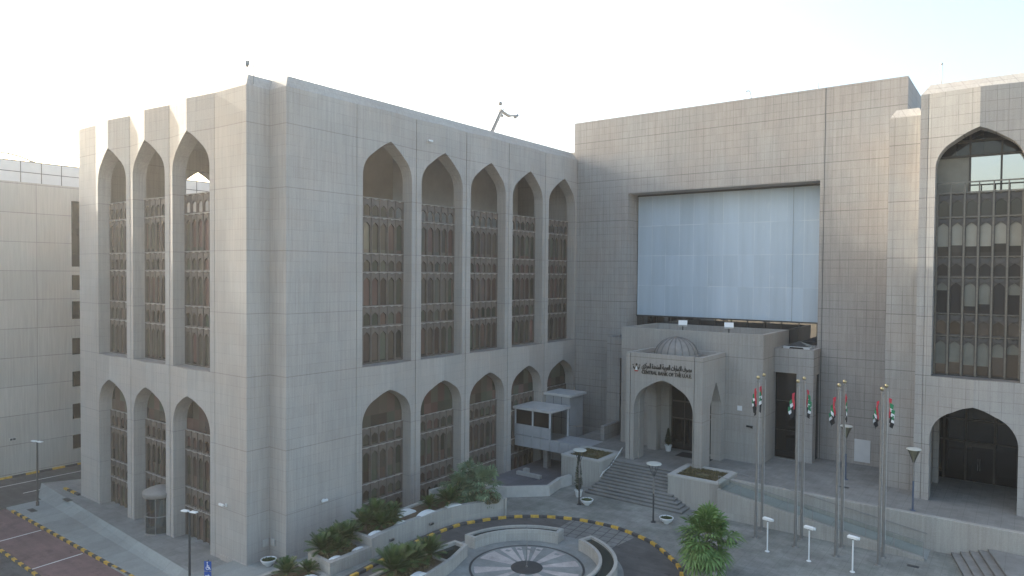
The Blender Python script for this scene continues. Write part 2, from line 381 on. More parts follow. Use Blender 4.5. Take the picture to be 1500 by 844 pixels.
def bay_wall(base, lo=LO, up=UP, dep=DEP, lower=True, dep_lo=None, sill_z=SILL, hw=HW, TOP=TOP):
    """one bay; local x 0..W along the wall, outside is -y"""
    m = MB(); c = W/2; g = .035
    dep_lo = dep if dep_lo is None else dep_lo
    F = lambda s, z, d=0: (c + s, -fold(s) + d, z)      # front skin
    Bk = lambda s, z, d: (c + s, d, z)
    cols = [-c+g, -hw] + [p[0] for p in up[1:-1]] + [hw, c-g]
    for s0, s1 in ((-c+g, -hw), (hw, c-g)):
        m.quad(F(s0, base), F(s1, base), F(s1, TOP), F(s0, TOP))
    for (s0, z0), (s1, z1) in zip(up, up[1:]): m.quad(F(s0, z0), F(s1, z1), F(s1, TOP), F(s0, TOP))
    for (s0, z0), (s1, z1) in zip(up, up[1:]): m.quad(F(s0, z0), F(s1, z1), Bk(s1, z1, dep), Bk(s0, z0, dep))
    if lower:
        for (s0, z0), (s1, z1) in zip(lo, lo[1:]): m.quad(F(s0, z0), F(s1, z1), F(s1, sill_z), F(s0, sill_z))
        for (s0, z0), (s1, z1) in zip(lo, lo[1:]): m.quad(F(s0, z0), F(s1, z1), Bk(s1, z1, dep_lo), Bk(s0, z0, dep_lo))
        for s in (-hw, hw): m.quad(F(s, base), F(s, lo[0][1]), Bk(s, lo[0][1], dep_lo), Bk(s, base, dep_lo))
    else:
        for s0, s1 in ((-hw, 0), (0, hw)): m.quad(F(s0, base), F(s1, base), F(s1, sill_z), F(s0, sill_z))
    for s in (-hw, hw): m.quad(F(s, sill_z), F(s, up[0][1]), Bk(s, up[0][1], dep), Bk(s, sill_z, dep))
    for s0, s1 in ((-hw, 0), (0, hw)): m.quad(F(s0, sill_z), F(s1, sill_z), Bk(s1, sill_z+.02, dep), Bk(s0, sill_z+.02, dep))
    # recessed joint either side and caps over the fold
    for s0, s1 in ((-c, -c+g), (c-g, c)): m.quad((c+s0, .06, base), (c+s1, .06, base), (c+s1, .06, TOP), (c+s0, .06, TOP))
    for s in (-c+g, c-g): m.quad(F(s, base), F(s, TOP), (c+s, .06, TOP), (c+s, .06, base))
    m.add([F(-c+g, TOP), F(0, TOP), F(c-g, TOP)], [(0, 1, 2)])
    # inner skin round the upper opening (seen through the open loggia)
    for s0, s1 in ((-c, -hw), (hw, c)): m.quad((c+s0, dep, 20.4), (c+s1, dep, 20.4), (c+s1, dep, TOP), (c+s0, dep, TOP))
    for (s0, z0), (s1, z1) in zip(up, up[1:]): m.quad(Bk(s0, z0, dep), Bk(s1, z1, dep), Bk(s1, TOP, dep), Bk(s0, TOP, dep))
    return m

ROWS_UP = [(20.40, 21.66), (18.02, 20.40), (16.78, 18.02), (14.55, 16.78), (13.20, 14.55), (10.80, 13.20)]
ROWS_LO = [(5.28, 6.58), (2.88, 5.28), (1.62, 2.88), (-.8, 1.62)]
NC = 6
def lattice(rows, depth=.78, th=.10, hw=HW):
    m = MB(); cw = 2*hw/NC
    for z0, z1 in rows:
        tall = (z1 - z0) > 1.6
        for k in range(NC):
            xc = W/2 - hw + cw*(k+.5); a = cw*.5 - .085
            rise = .30 if tall else .27
            spring = z1 - (.62 if tall else .68)
            sill = z0 + (.06 if tall else .10)
            pts = arch(a, rise, .16, 3)
            y0, y1 = depth, depth + th
            P = lambda s, z, y=y0: (xc + s, y, z)
            h = cw/2
            m.quad(P(-h, z0), P(-a, z0), P(-a, z1), P(-h, z1)); m.quad(P(a, z0), P(h, z0), P(h, z1), P(a, z1))
            m.quad(P(-a, z0), P(a, z0), P(a, sill), P(-a, sill))
            for (s0, q0), (s1, q1) in zip(pts, pts[1:]):
                m.quad(P(s0, spring+q0), P(s1, spring+q1), P(s1, z1), P(s0, z1))
                m.quad(P(s0, spring+q0), P(s1, spring+q1), P(s1, spring+q1, y1), P(s0, spring+q0, y1))
            for s in (-a, a): m.quad(P(s, sill), P(s, spring), P(s, spring, y1), P(s, sill, y1))
            m.quad(P(-a, sill), P(a, sill), P(a, sill, y1), P(-a, sill, y1))
            # splayed hood over the arch
            m.add([P(-h+.03, z1-.06), P(h-.03, z1-.06), P(a*.55, spring+rise+.03, y0-.03), P(-a*.55, spring+rise+.03, y0-.03)], [(0,1,2,3)])
    return m
def mullion(rows, r, depth=.78, hw=HW):
    m = MB(); m.box(-r, depth-(.05 if r < .03 else .10), rows[-1][0], r, depth-.002, rows[0][1]); return m
def mullion_xs(r, hw=HW):
    cw = 2*hw/NC; return [min(max(W/2-hw+cw*k, W/2-hw+r), W/2+hw-r) for k in range(NC+1)]
def ledge(depth=.78, hw=HW, d=.10):
    m = MB(); cw = 2*hw/NC
    m.box(W/2-hw+.01, depth-d, -.014, W/2+hw-.01, depth-.003, .024)
    for k in range(NC):
        x = W/2 - hw + cw*(k+.5)
        m.add([(x-.17, depth-.09, -.012), (x+.17, depth-.09, -.012), (x+.05, depth-.04, -.085), (x-.05, depth-.04, -.085),
               (x-.17, depth-.004, -.012), (x+.17, depth-.004, -.012), (x+.05, depth-.004, -.085), (x-.05, depth-.004, -.085)],
              [(0,1,2,3), (0,3,7,4), (1,5,6,2), (3,2,6,7)])
    return m
def glass_sheet(zlo, zhi, depth=.87, hw=HW):
    m = MB(); m.quad((W/2-hw-.12, depth, zlo), (W/2+hw+.12, depth, zlo), (W/2+hw+.12, depth, zhi), (W/2-hw-.12, depth, zhi)); return m

PROTO = {}
def window(parent, loc, rz, kind):
    """arched_window part (its glazing) with lattice, mullions and ledges under it; meshes shared between bays"""
    if kind not in PROTO:
        if kind == 'up': rows, gl, ms = ROWS_UP, (10.76, 20.42), ('glassA', 'screenA', 'screenA', 'ledge')
        elif kind == 'lo': rows, gl, ms = ROWS_LO, (-.8, 9.15), ('glassA', 'screenA', 'screenA', 'ledge')
        elif kind == 'd': rows, gl, ms = [(20.40, 21.86)] + ROWS_UP[1:], (10.76, 21.86), ('glassD', 'screenD', 'bronze', 'bronze')
        g = glass_sheet(*gl).build('arched_window', M[ms[0]])
        l = lattice(rows).build('lattice_screen', M[ms[1]], g)
        r = .045 if kind == 'd' else .022
        u = None
        for x in mullion_xs(r):
            if u is None: u = mullion(rows, r).build('mullion', M[ms[2]], g); q = u
            else: q = u.copy(); COL.objects.link(q); q.parent = g
            q.location = (x, 0, 0)
        e = None
        for z in [rows[0][1]] + [r_[0] for r_ in rows[:-1]]:
            if e is None: e = ledge(d=.12 if kind == 'd' else .10).build('ledge', M[ms[3]], g); q = e
            else: q = e.copy(); COL.objects.link(q); q.parent = g
            q.location = (0, 0, z)
        PROTO[kind] = g; o = g
    else:
        g = PROTO[kind]; o = g.copy(); COL.objects.link(o)
        for ch in g.children:
            c = ch.copy(); COL.objects.link(c); c.parent = o
    o.parent = parent; o.location = loc; o.rotation_euler = (0, 0, rz)
    return o

def parapet(outline, z0=TOP, z1=28.0, inset=.35, wid=.5, down=.7):
    """chamfered parapet swept round a counter-clockwise outline"""
    def off(d):
        n = len(outline); res = []
        for i in range(n):
            p0, p1, p2 = Vector(outline[i-1]), Vector(outline[i]), Vector(outline[(i+1) % n])
            d1 = (p1-p0).normalized(); d2 = (p2-p1).normalized()
            n1 = Vector((-d1.y, d1.x)); n2 = Vector((-d2.y, d2.x)); b = (n1+n2); b = b/b.dot(n1)
            q = p1 + b*d; res.append((q.x, q.y))
        return res
    m = MB(); rings = [(off(0), z0), (off(inset), z1), (off(inset+wid), z1), (off(inset+wid), z1-down)]
    n = len(outline)
    for (a, za), (b, zb) in zip(rings, rings[1:]):
        for i in range(n):
            j = (i+1) % n
            m.quad((*a[i], za), (*a[j], za), (*b[j], zb), (*b[i], zb))
    return m

# ================================================================== WING A (two arcaded fronts)
X1, Y1 = 1.571, 1.50
YB = [6.65 + W*k for k in range(6)]           # bay joints of the long front
XB = [-19.11 + W*k for k in range(4)]         # bay joints of the end front (last = -3.27)
YN = YB[-1]; XW = -21.9
A = thing('office_wing', 'large smooth granite office wing with two tiers of pointed arches', 'building', (0, 0, 0))
wall = bay_wall(-.9)
first = None
def bay(parent, loc, rz, mesh_from, name='wall_bay'):
    o = bpy.data.objects.new(name, mesh_from); COL.objects.link(o); o.parent = parent; o.location = loc; o.rotation_euler = (0, 0, rz); return o
b0 = wall.build('wall_bay', M['stoneA'], A); b0.location = (XB[0], 0, 0)
for k in (1, 2): bay(A, (XB[k], 0, 0), 0, b0.data)
for k in range(5): bay(A, (X1, YB[k], 0), PI/2, b0.data)
wb = bay_wall(-.9, lower=False).build('wall_bay', M['stoneA'], A); wb.location = (XW, YB[1], 0); wb.rotation_euler = (0, 0, -PI/2)
for k in range(2, 6): bay(A, (XW, YB[k], 0), -PI/2, wb.data)
for k in range(3):
    for kd in ('up', 'lo'): window(A, (XB[k], 0, 0), 0, kd)
for k in range(5):
    for kd in ('up', 'lo'): window(A, (X1, YB[k], 0), PI/2, kd)
for k in range(5): window(A, (XW, YB[k+1], 0), -PI/2, 'up')
# plain walls at the corners
m = MB()
def wq(p, q, z0, z1): m.quad((*p, z0), (*q, z0), (*q, z1), (*p, z1))
wq((XW, 0), (XB[0], 0), -.9, TOP); wq((XW, 0), (XW, YB[0]), -.9, TOP); wq((XW, DEP), (XB[0], DEP), 20.4, TOP); wq((XW+DEP, DEP), (XW+DEP, YB[0]), 20.4, TOP); m.build('corner_wall', M['stoneA'], A)
m = MB(); wq((XB[3], 0), (0, 0), -.9, TOP); wq((0, 0), (0, Y1), -.9, TOP); wq((0, Y1), (X1, Y1), -.9, TOP); wq((X1, Y1), (X1, YB[0]), -.9, TOP)
wq((XB[3], DEP), (-DEP, DEP), 20.4, TOP); wq((-DEP, DEP), (-DEP, Y1+DEP), 20.4, TOP); wq((-DEP, Y1+DEP), (X1-DEP, Y1+DEP), 20.4, TOP); wq((X1-DEP, Y1+DEP), (X1-DEP, YB[0]), 20.4, TOP); m.build('corner_wall', M['stoneA'], A)
m = MB(); wq((XW, YN), (X1, YN), -.9, TOP); m.build('end_wall', M['stoneA'], A)
m = MB(); m.prism([(XW+.9,.9),(-.9,.9),(-.9,Y1+.9),(X1-.9,Y1+.9),(X1-.9,YN-.1),(XW+.9,YN-.1)], 20.1, 20.38); m.build('loggia_floor', M['soffit'], A)
m = MB(); m.prism([(XW+.3,.36),(-.36,.36),(-.36,Y1+.36),(X1-.36,Y1+.36),(X1-.36,YN-.05),(XW+.3,YN-.05)], 26.9, 27.22); m.build('roof', M['roof'], A)
m = MB(); m.box(-17.5, 15.5, 20.4, -4.5, 32.0, 26.88); m.build('loggia_core', M['soffit'], A)
outA = [(XW, 0), (0, 0), (0, Y1), (X1, Y1), (X1, YN), (XW, YN)]
parapet(outA).build('parapet', M['stoneA'], A)
# plinth at the corner pier
m = MB(); m.box(XB[3]+.6, -.06, -.9, .05, -.003, .03); m.box(.003, -.06, -.9, .06, Y1-.003, .03); m.build('plinth', M['stoneA'], A)

# ================================================================== CENTRAL BLOCK C
YC = YN; CX0, CX1, CT = 1.22, 28.4, 30.8
OX0, OX1, OZ = 6.82, 22.75, 23.95
Cb = thing('central_block', 'tall tiled granite block with a wide glazed opening above the domed entrance', 'building', (14.6, YC, L))
m = MB()
m.box(CX0, YC, -.9, OX0, YC+13, CT); m.box(OX1, YC, -.9, CX1, YC+13, CT); m.box(OX0, YC, OZ, OX1, YC+13, CT)
m.box(OX0, YC+2.2, -.9, OX1, YC+13, OZ)
m.each('wall', M['stoneC'], Cb, True)
m = MB()   # deep vertical joints
m.box(23.02, YC-.012, 3.1, 23.07, YC-.004, CT-.02); m.build('joint_strip', M['darksteel'], Cb, True)
m = MB()
z0, z1, ys = 13.18, 23.80, YC+1.86
npx = 12; npz = 4
for half, (xa, xb) in enumerate(((6.9, 13.9), (13.9, 22.68))):
    tilt = .0 if half == 0 else .012
    nn = 5 if half == 0 else 7
    for i in range(nn):
        for k in range(npz):
            a = xa + (xb-xa)*i/nn; b = xa + (xb-xa)*(i+1)/nn; c = z0 + (z1-z0)*k/npz; d = z0 + (z1-z0)*(k+1)/npz
            dy = [rnd.uniform(-.012, .012) for _ in range(4)]
            m.add([(a, ys+dy[0]+tilt*(a-xa), c), (b, ys+dy[1]+tilt*(b-xa), c), (b, ys+dy[2]+tilt*(b-xa), d), (a, ys+dy[3]+tilt*(a-xa), d)], [(0,1,2,3)])
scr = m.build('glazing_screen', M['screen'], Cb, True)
for x in (20.4,):
    m = MB(); m.cyl((x, ys-.06, z0-.05), (x, ys-.06, z1), .011, n=6); m.build('screen_cable', M['darksteel'], scr, True)
m = MB(); m.box(OX0+.03, ys-.05, z0-.10, OX1-.03, ys+.08, z0-.01); m.box(OX0+.03, ys-.05, z1+.01, OX1-.03, ys+.08, OZ-.005); m.each('screen_rail', M['darksteel'], scr, True)
m = MB(); m.quad((OX0+.01, YC+2.0, 3.2), (OX1-.01, YC+2.0, 3.2), (OX1-.01, YC+2.0, z0-.1), (OX0+.01, YC+2.0, z0-.1)); lg = m.build('lower_glazing', M['glassRefl'], Cb, True)
m = MB()
for i in range(12):
    x = OX0+.6 + i*1.35; m.box(x-.03, YC+1.93, 11.0, x+.03, YC+1.99, z0-.1)
m.each('glazing_bar', M['bronzedark'], lg, True)
# side bumps with slot windows
def shell(mb, x0, y0, x1, y1, z0, z1, th=.3, drop=.6):
    """box with a sunk roof behind a parapet"""
    mb.quad((x0,y0,z0),(x1,y0,z0),(x1,y0,z1),(x0,y0,z1)); mb.quad((x1,y0,z0),(x1,y1,z0),(x1,y1,z1),(x1,y0,z1))
    mb.quad((x0,y1,z0),(x0,y0,z0),(x0,y0,z1),(x0,y1,z1))
    roofz(mb, x0, y0, x1, y1, z1, th, drop)
def roofz(mb, x0, y0, x1, y1, z1, th, drop, back=True):
    o = [(x0,y0),(x1,y0),(x1,y1),(x0,y1)]; i = [(x0+th,y0+th),(x1-th,y0+th),(x1-th,y1-th),(x0+th,y1-th)]
    for k in range(4):
        j = (k+1) % 4
        mb.quad((*o[k], z1), (*o[j], z1), (*i[j], z1), (*i[k], z1)); mb.quad((*i[k], z1), (*i[j], z1), (*i[j], z1-drop), (*i[k], z1-drop))
    mb.quad(*[(*q, z1-drop) for q in i])
    mb.quad((x1,y1,z1-drop-1),(x0,y1,z1-drop-1),(x0,y1,z1),(x1,y1,z1))
y0, y1, zt = 31.05, YC+2.0, 11.38
for x0, x1, wa, wb_ in ((6.0, 8.8, 7.25, 8.8), (20.2, 23.0, 20.22, 21.82)):
    m = MB()   # front with its opening, right side with a slot
    for a, b in ((x0, wa), (wb_, x1)):
        if b - a > .03: m.quad((a,y0,-.5),(b,y0,-.5),(b,y0,zt),(a,y0,zt))
    m.quad((wa,y0,9.58),(wb_,y0,9.58),(wb_,y0,zt),(wa,y0,zt))
    m.quad((wa,y0,-.5),(wb_,y0,-.5),(wb_,y0,L+.06),(wa,y0,L+.06))
    m.quad((x1,y0,-.5),(x1,y0+.9,-.5),(x1,y0+.9,zt),(x1,y0,zt)); m.quad((x1,y0+.9,9.5),(x1,y1,9.5),(x1,y1,zt),(x1,y0+.9,zt))
    m.quad((x0,y1,-.5),(x0,y0,-.5),(x0,y0,zt),(x0,y1,zt)); roofz(m, x0, y0, x1, y1, zt, .28, .5)
    for xx in (wa, wb_): m.quad((xx, y0, L), (xx, y0, 9.58), (xx, y0+.5, 9.58), (xx, y0+.5, L))
    m.quad((wa,y0,9.58),(wb_,y0,9.58),(wb_,y0+.5,9.58),(wa,y0+.5,9.58))
    m.build('side_bay', M['stoneC'], Cb, True)
m = MB()
for x0, x1, wa, wb_ in ((6.0, 8.8, 7.25, 8.8), (20.2, 23.0, 20.22, 21.82)):
    m.quad((wa,y0+.45,L+.05),(wb_,y0+.45,L+.05),(wb_,y0+.45,9.58),(wa,y0+.45,9.58)); m.quad((x1-.08,y0+.9,L),(x1-.08,y1,L),(x1-.08,y1,9.5),(x1-.08,y0+.9,9.5))
gs = m.each('slot_window', M['glassDark'], Cb, True)[2]
m = MB()
for z in (5.2, 7.4): m.box(20.3, y0+.40, z-.02, 21.8, y0+.44, z+.02)
m.each('transom', M['bronzedark'], gs, True)
# entrance block
bx0, bx1, by0, bt = 8.8, 20.2, 28.4, 12.5
gx0, gx1, gz = 13.0, 17.2, 8.3
m = MB()
for a, b, z_0, z_1 in ((bx0, gx0, -.5, bt), (gx1, bx1, -.5, bt), (gx0, gx1, gz, bt)): m.quad((a,by0,z_0),(b,by0,z_0),(b,by0,z_1),(a,by0,z_1))
for xx in (gx0, gx1): m.quad((xx,by0,L),(xx,by0,gz),(xx,by0+.6,gz),(xx,by0+.6,L))
m.quad((gx0,by0,gz),(gx1,by0,gz),(gx1,by0+.6,gz),(gx0,by0+.6,gz))
m.quad((bx1,by0,-.5),(bx1,YC+1.9,-.5),(bx1,YC+1.9,bt),(bx1,by0,bt)); m.quad((bx0,YC+1.9,-.5),(bx0,by0,-.5),(bx0,by0,bt),(bx0,YC+1.9,bt))
roofz(m, bx0, by0, bx1, YC+1.9, bt, .32, .55)
m.build('entrance_block', M['stoneP'], Cb, True)
m = MB(); m.quad((gx0,by0+.55,L+.02),(gx1,by0+.55,L+.02),(gx1,by0+.55,gz),(gx0,by0+.55,gz)); dr = m.build('entrance_door', M['glassDark'], Cb, True)
m = MB()
for x in (gx0+.04, 14.1, 15.1, 16.1, gx1-.04): m.box(x-.035, by0+.46, L+.02, x+.035, by0+.54, gz)
for z in (5.55, 6.9): m.box(gx0, by0+.47, z-.05, gx1, by0+.535, z+.05)
m.each('door_frame', M['bronzedark'], dr, True)
m = MB(); m.box(15.6, by0+.40, 6.15, 16.9, by0+.45, 6.22); m.box(15.5, by0+.40, 5.75, 16.9, by0+.45, 5.83); m.each('door_rail', M['steel'], dr, True)
m = MB(); m.box(16.0+2.38, by0-.03, 7.0-.15, 18.62+.1, by0-.003, 7.2); m.build('wall_plate', M['white'], Cb, True)
# blue-white panel on the wall right of the slot
m = MB(); m.box(25.44, YC-.05, 3.3, 26.5, YC-.004, 4.93); pn = m.build('service_hatch', M['offwhite'], Cb, True)
# ------------------------------------------------- portal
P = thing('entrance_portal', 'granite entrance porch with pointed arch, bank lettering and small ribbed dome', 'porch', (14.5, 23.9, L))
px0, px1, py0, py1, pt = 11.57, 17.45, 23.9, 28.39, 11.05
pa = 2.27; pc = 14.5
fa = [(pc+s, 7.0+z) for s, z in arch(pa, 2.2, pa*.81)]
sa = [(26.5+s, 7.3+z) for s, z in arch(1.08, 1.8, .6)]
th = .75
m = MB()
gr = (11.92, 16.86)
fr = [px0, gr[0]-.03, gr[0]+.03, fa[0][0]]
def fq(a, b, z0, z1, y=py0): m.quad((a,y,z0),(b,y,z0),(b,y,z1),(a,y,z1))
fq(px0, gr[0]-.03, -.5, pt); fq(gr[0]+.03, fa[0][0], -.5, pt); fq(fa[-1][0], gr[1]-.03, -.5, pt); fq(gr[1]+.03, px1, -.5, pt)
for g_ in gr:
    fq(g_-.03, g_+.03, -.5, pt, py0+.08)
    for q in (g_-.03, g_+.03): m.quad((q,py0,-.5),(q,py0+.08,-.5),(q,py0+.08,pt),(q,py0,pt))
for (s0,q0),(s1,q1) in zip(fa, fa[1:]):
    m.quad((s0,py0,q0),(s1,py0,q1),(s1,py0,pt),(s0,py0,pt)); m.quad((s0,py0,q0),(s1,py0,q1),(s1,py0+th,q1),(s0,py0+th,q0))
    m.quad((s0,py0+th,q0),(s1,py0+th,q1),(s1,py0+th,10.3),(s0,py0+th,10.3))
for e in (0, -1): m.quad((fa[e][0],py0,-.5),(fa[e][0],py0,7.0),(fa[e][0],py0+th,7.0),(fa[e][0],py0+th,-.5))
for xs, inn in ((px1, -th), (px0, th)):
    m.quad((xs,py0,-.5),(xs,sa[0][0],-.5),(xs,sa[0][0],pt),(xs,py0,pt)); m.quad((xs,sa[-1][0],-.5),(xs,py1,-.5),(xs,py1,pt),(xs,sa[-1][0],pt))
    m.quad((xs+inn,py0+th,-.5),(xs+inn,sa[0][0],-.5),(xs+inn,sa[0][0],10.3),(xs+inn,py0+th,10.3)); m.quad((xs+inn,sa[-1][0],-.5),(xs+inn,py1,-.5),(xs+inn,py1,10.3),(xs+inn,sa[-1][0],10.3))
    for (s0,q0),(s1,q1) in zip(sa, sa[1:]):
        m.quad((xs,s0,q0),(xs,s1,q1),(xs,s1,pt),(xs,s0,pt)); m.quad((xs,s0,q0),(xs,s1,q1),(xs+inn,s1,q1),(xs+inn,s0,q0))
        m.quad((xs+inn,s0,q0),(xs+inn,s1,q1),(xs+inn,s1,10.3),(xs+inn,s0,10.3))
    for e in (0, -1): m.quad((xs,sa[e][0],-.5),(xs,sa[e][0],7.3),(xs+inn,sa[e][0],7.3),(xs+inn,sa[e][0],-.5))
for a, b in ((px0+th, fa[0][0]), (fa[-1][0], px1-th)): fq(a, b, -.5, 10.3, py0+th)
roofz(m, px0, py0, px1, py1, pt, .3, .5); m.quad((px0+.05,py0+.05,10.3),(px1-.05,py0+.05,10.3),(px1-.05,py1,10.3),(px0+.05,py1,10.3))
m.build('porch_wall', M['stoneP'], P, True)
m = MB(); dc = (14.5, 26.2, 10.6); rr = 1.62
m.lathe(dc, [(rr, -.05), (rr, .22), (rr+.10, .24), (rr+.10, .32), (rr*.985, .34)], 40)
prof = [(rr*.97*math.cos(t*PI/2/9)*(1-.03*math.sin(t*PI/9)), .34 + 1.22*math.sin(t*PI/2/9)) for t in range(9)] + [(.02, 1.58)]
m.lathe(dc, prof, 40)
dm = m.build('dome', M['lead'], P, True)
for k in range(18):
    t = 2*PI*(k+.5)/18; m = MB()
    m.tube([(dc[0]+(r+.012)*math.cos(t), dc[1]+(r+.012)*math.sin(t), dc[2]+z+.01) for r, z in prof], .034, 5)
    m.build('dome_rib', M['leaddark'], dm, True)
# lettering and crest
def text(body, size, loc, name, width=None, parent=None):
    cu = bpy.data.curves.new(name, 'FONT'); cu.body = body; cu.size = size; cu.extrude = .025; cu.align_x = 'LEFT'; cu.offset = .006
    o = bpy.data.objects.new(name, cu); COL.objects.link(o); cu.materials.append(M['letter'])
    o.rotation_euler = (PI/2, 0, 0)
    if width:
        bpy.context.view_layer.update(); w = o.dimensions.x
        if w > 0: o.scale = (width/w, 1, 1)
    bpy.context.view_layer.update(); dg_ = bpy.context.evaluated_depsgraph_get(); me = bpy.data.meshes.new_from_object(o.evaluated_get(dg_)); q = bpy.data.objects.new(name, me); COL.objects.link(q)
    q.rotation_euler = o.rotation_euler; q.scale = o.scale; bpy.data.objects.remove(o); q.parent = parent; q.location = Vector(loc) - parent.location; return q
AR = '\ufe8d\ufedf\ufee4\ufeae\ufedb\ufeb0\ufef1'[::-1] + ' ' + '\ufe8d\ufedf\ufee4\ufe98\ufea4\ufeaa\ufe93'[::-1] + ' ' + '\ufe8d\ufedf\ufecc\ufeae\ufe91\ufef4\ufe94'[::-1] + ' ' + '\ufe8d\ufef9\ufee3\ufe8e\ufead\ufe8d\ufe95'[::-1] + ' ' + '\ufee3\ufebc\ufeae\ufed1'[::-1]
text(AR, .52, (12.84, py0-.03, 9.98), 'arabic_lettering', 3.82, P)
text('CENTRAL BANK OF THE U.A.E.', .36, (12.84, py0-.03, 9.56), 'latin_lettering', 3.82, P)
m = MB(); ex, ez, ey = 12.4, 9.98, py0-.035
def plate(pts, mi, y): 
    n = len(pts); m.add([(ex+a, y, ez+b) for a, b in pts] + [(ex+a, py0-.003, ez+b) for a, b in pts], [tuple(range(n))] + [(i,(i+1)%n,n+(i+1)%n,n+i) for i in range(n)], mi)
plate([(-.12,-.30),(.12,-.30),(.16,-.22),(-.16,-.22)], 2, ey)                                # red band at the foot
plate([(-.10,-.19),(.10,-.19),(.04,.02),(0,.08),(-.04,.02)], 1, ey-.004)                     # pale breast
for s in (-1, 1):
    plate([(s*.12,-.20),(s*.25,-.06),(s*.27,.10),(s*.20,.06),(s*.14,-.06),(s*.07,.06),(s*.09,-.02)], 0, ey)   # wings
    plate([(s*.29,.14),(s*.33,.20),(s*.24,.22),(s*.20,.17)], 0, ey)
plate([(-.05,.12),(.05,.12),(.09,.22),(.03,.30),(-.06,.26)], 0, ey)                          # head
m.build('crest', [M['letter'], M['white'], M['emred']], P, True)

# ================================================================== RIGHT BLOCK D
YD = 26.75; DX = 29.93; DB = 30.33
D = thing('arcade_block', 'tiled granite block with one big dark bronze lattice window over an arched porch', 'building', (30.0, YD, L))
LOD = [(s, 6.95 + z) for s, z in arch(2.2, 2.15, 2.2*.84)]
TD = 27.92
d0 = bay_wall(-.5, TOP=TD, lo=LOD, dep=.95, dep_lo=1.1, hw=2.2, up=[(s, 23.35 + z) for s, z in arch(2.2, 2.25, 2.2*.8)]).build('wall_bay', M['stoneD'], D)
d0.location = (DB-30, 0, -L)
o = bay(D, (DB-30+W, 0, -L), 0, d0.data)
for k in range(2): window(D, (DB-30+W*k, .08, -L), 0, 'd')
m = MB()
def wq(p, q, z0, z1): m.quad((*p, z0), (*q, z0), (*q, z1), (*p, z1))
wq((DX, YD), (DB, YD), -.5, TD); wq((DX, YD), (DX, YD+1.55), -.5, TD)
wq((28.02, YD+1.55), (DX, YD+1.55), -.5, 27.0); wq((28.02, YD+1.55), (28.02, YC), -.5, 27.0)
wq((DB+2*W, YD), (DB+2*W, 46), -.5, TD)
m.build('corner_wall', M['stoneD'], D, True)
parapet([(DX, YD), (DB+2*W, YD), (DB+2*W, 46), (DX, 46)], z1=28.55, inset=.42, z0=TD).build('parapet', M['stoneD'], D, True)
parapet([(28.02, YD+1.55), (DX+.02, YD+1.55), (DX+.02, 40), (28.02, 40)], z0=27.0, z1=27.55, inset=.32).build('pier_cap', M['stoneD'], D, True)
m = MB(); m.box(DX+.9, YD+1.0, 20.15, DB+2*W-.3, 45, 20.40); m.box(DX+.4, YD+.5, 27.0, DB+2*W-.4, 45.5, 27.25); m.box(28.3, YD+1.9, 26.0, DX, 39, 26.2); m.build('roof', M['soffit'], D, True)
# loggia glazing behind the arch, with blinds, and its railing
m = MB(); yg = YD + 1.75
m.quad((DX+.5,yg,20.4),(DB+2*W-.4,yg,20.4),(DB+2*W-.4,yg,24.2),(DX+.5,yg,24.2)); lgz = m.build('loggia_glazing', M['glassSky'], D, True)
m = MB(); m.quad((DX+.5,yg,24.2),(DB+2*W-.4,yg,24.2),(DB+2*W-.4,yg,27),(DX+.5,yg,27)); m.build('head_glazing', M['glassDark'], D, True)
m = MB()
for k, x in enumerate((30.55, 32.42, 34.0, 35.6, 37.2)): m.box(x-.05, yg-.12, 20.4, x+.05, yg-.01, 27)
for z in (24.2, 25.1, 25.9): m.box(DX+.5, yg-.10, z-.07, DB+2*W-.4, yg-.015, z+.07)
m.box(30.9, yg-.11, 21.9, 32.36, yg-.02, 22.0)
m.each('glazing_bar', M['bronzedark'], lgz, True)
m = MB()
m.box(30.62, yg-.008, 20.5, 32.37, yg-.003, 24.13); m.build('blind', M['blind'], lgz, True)
m = MB(); yr = YD + .83
m.box(DB+.4, yr-.05, 22.48, DB+W-.4, yr+.03, 22.56); m.box(DB+.4, yr-.03, 21.9, DB+W-.4, yr+.01, 21.95); m.box(DB+.4, yr-.03, 20.40, DB+W-.4, yr+.01, 20.46)
for k in range(7): x = DB + W/2 - HW + 2*HW*k/6; m.box(x-.035, yr-.04, 20.4, x+.035, yr+.02, 22.5)
m.build('railing', M['bronze'], D, True)
# blinds in the tall rows (some drawn)
cw = 2*HW/NC
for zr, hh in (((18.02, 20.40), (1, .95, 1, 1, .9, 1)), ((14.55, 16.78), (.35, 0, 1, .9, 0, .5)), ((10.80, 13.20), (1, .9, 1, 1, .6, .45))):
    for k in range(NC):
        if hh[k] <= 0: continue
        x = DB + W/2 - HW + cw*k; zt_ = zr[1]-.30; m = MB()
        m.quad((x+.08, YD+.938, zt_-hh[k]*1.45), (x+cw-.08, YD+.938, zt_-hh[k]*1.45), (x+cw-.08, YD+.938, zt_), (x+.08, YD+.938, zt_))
        m.build('window_blind', M['blind'] if zr[0] > 17 else M['blinddark'], D, True)
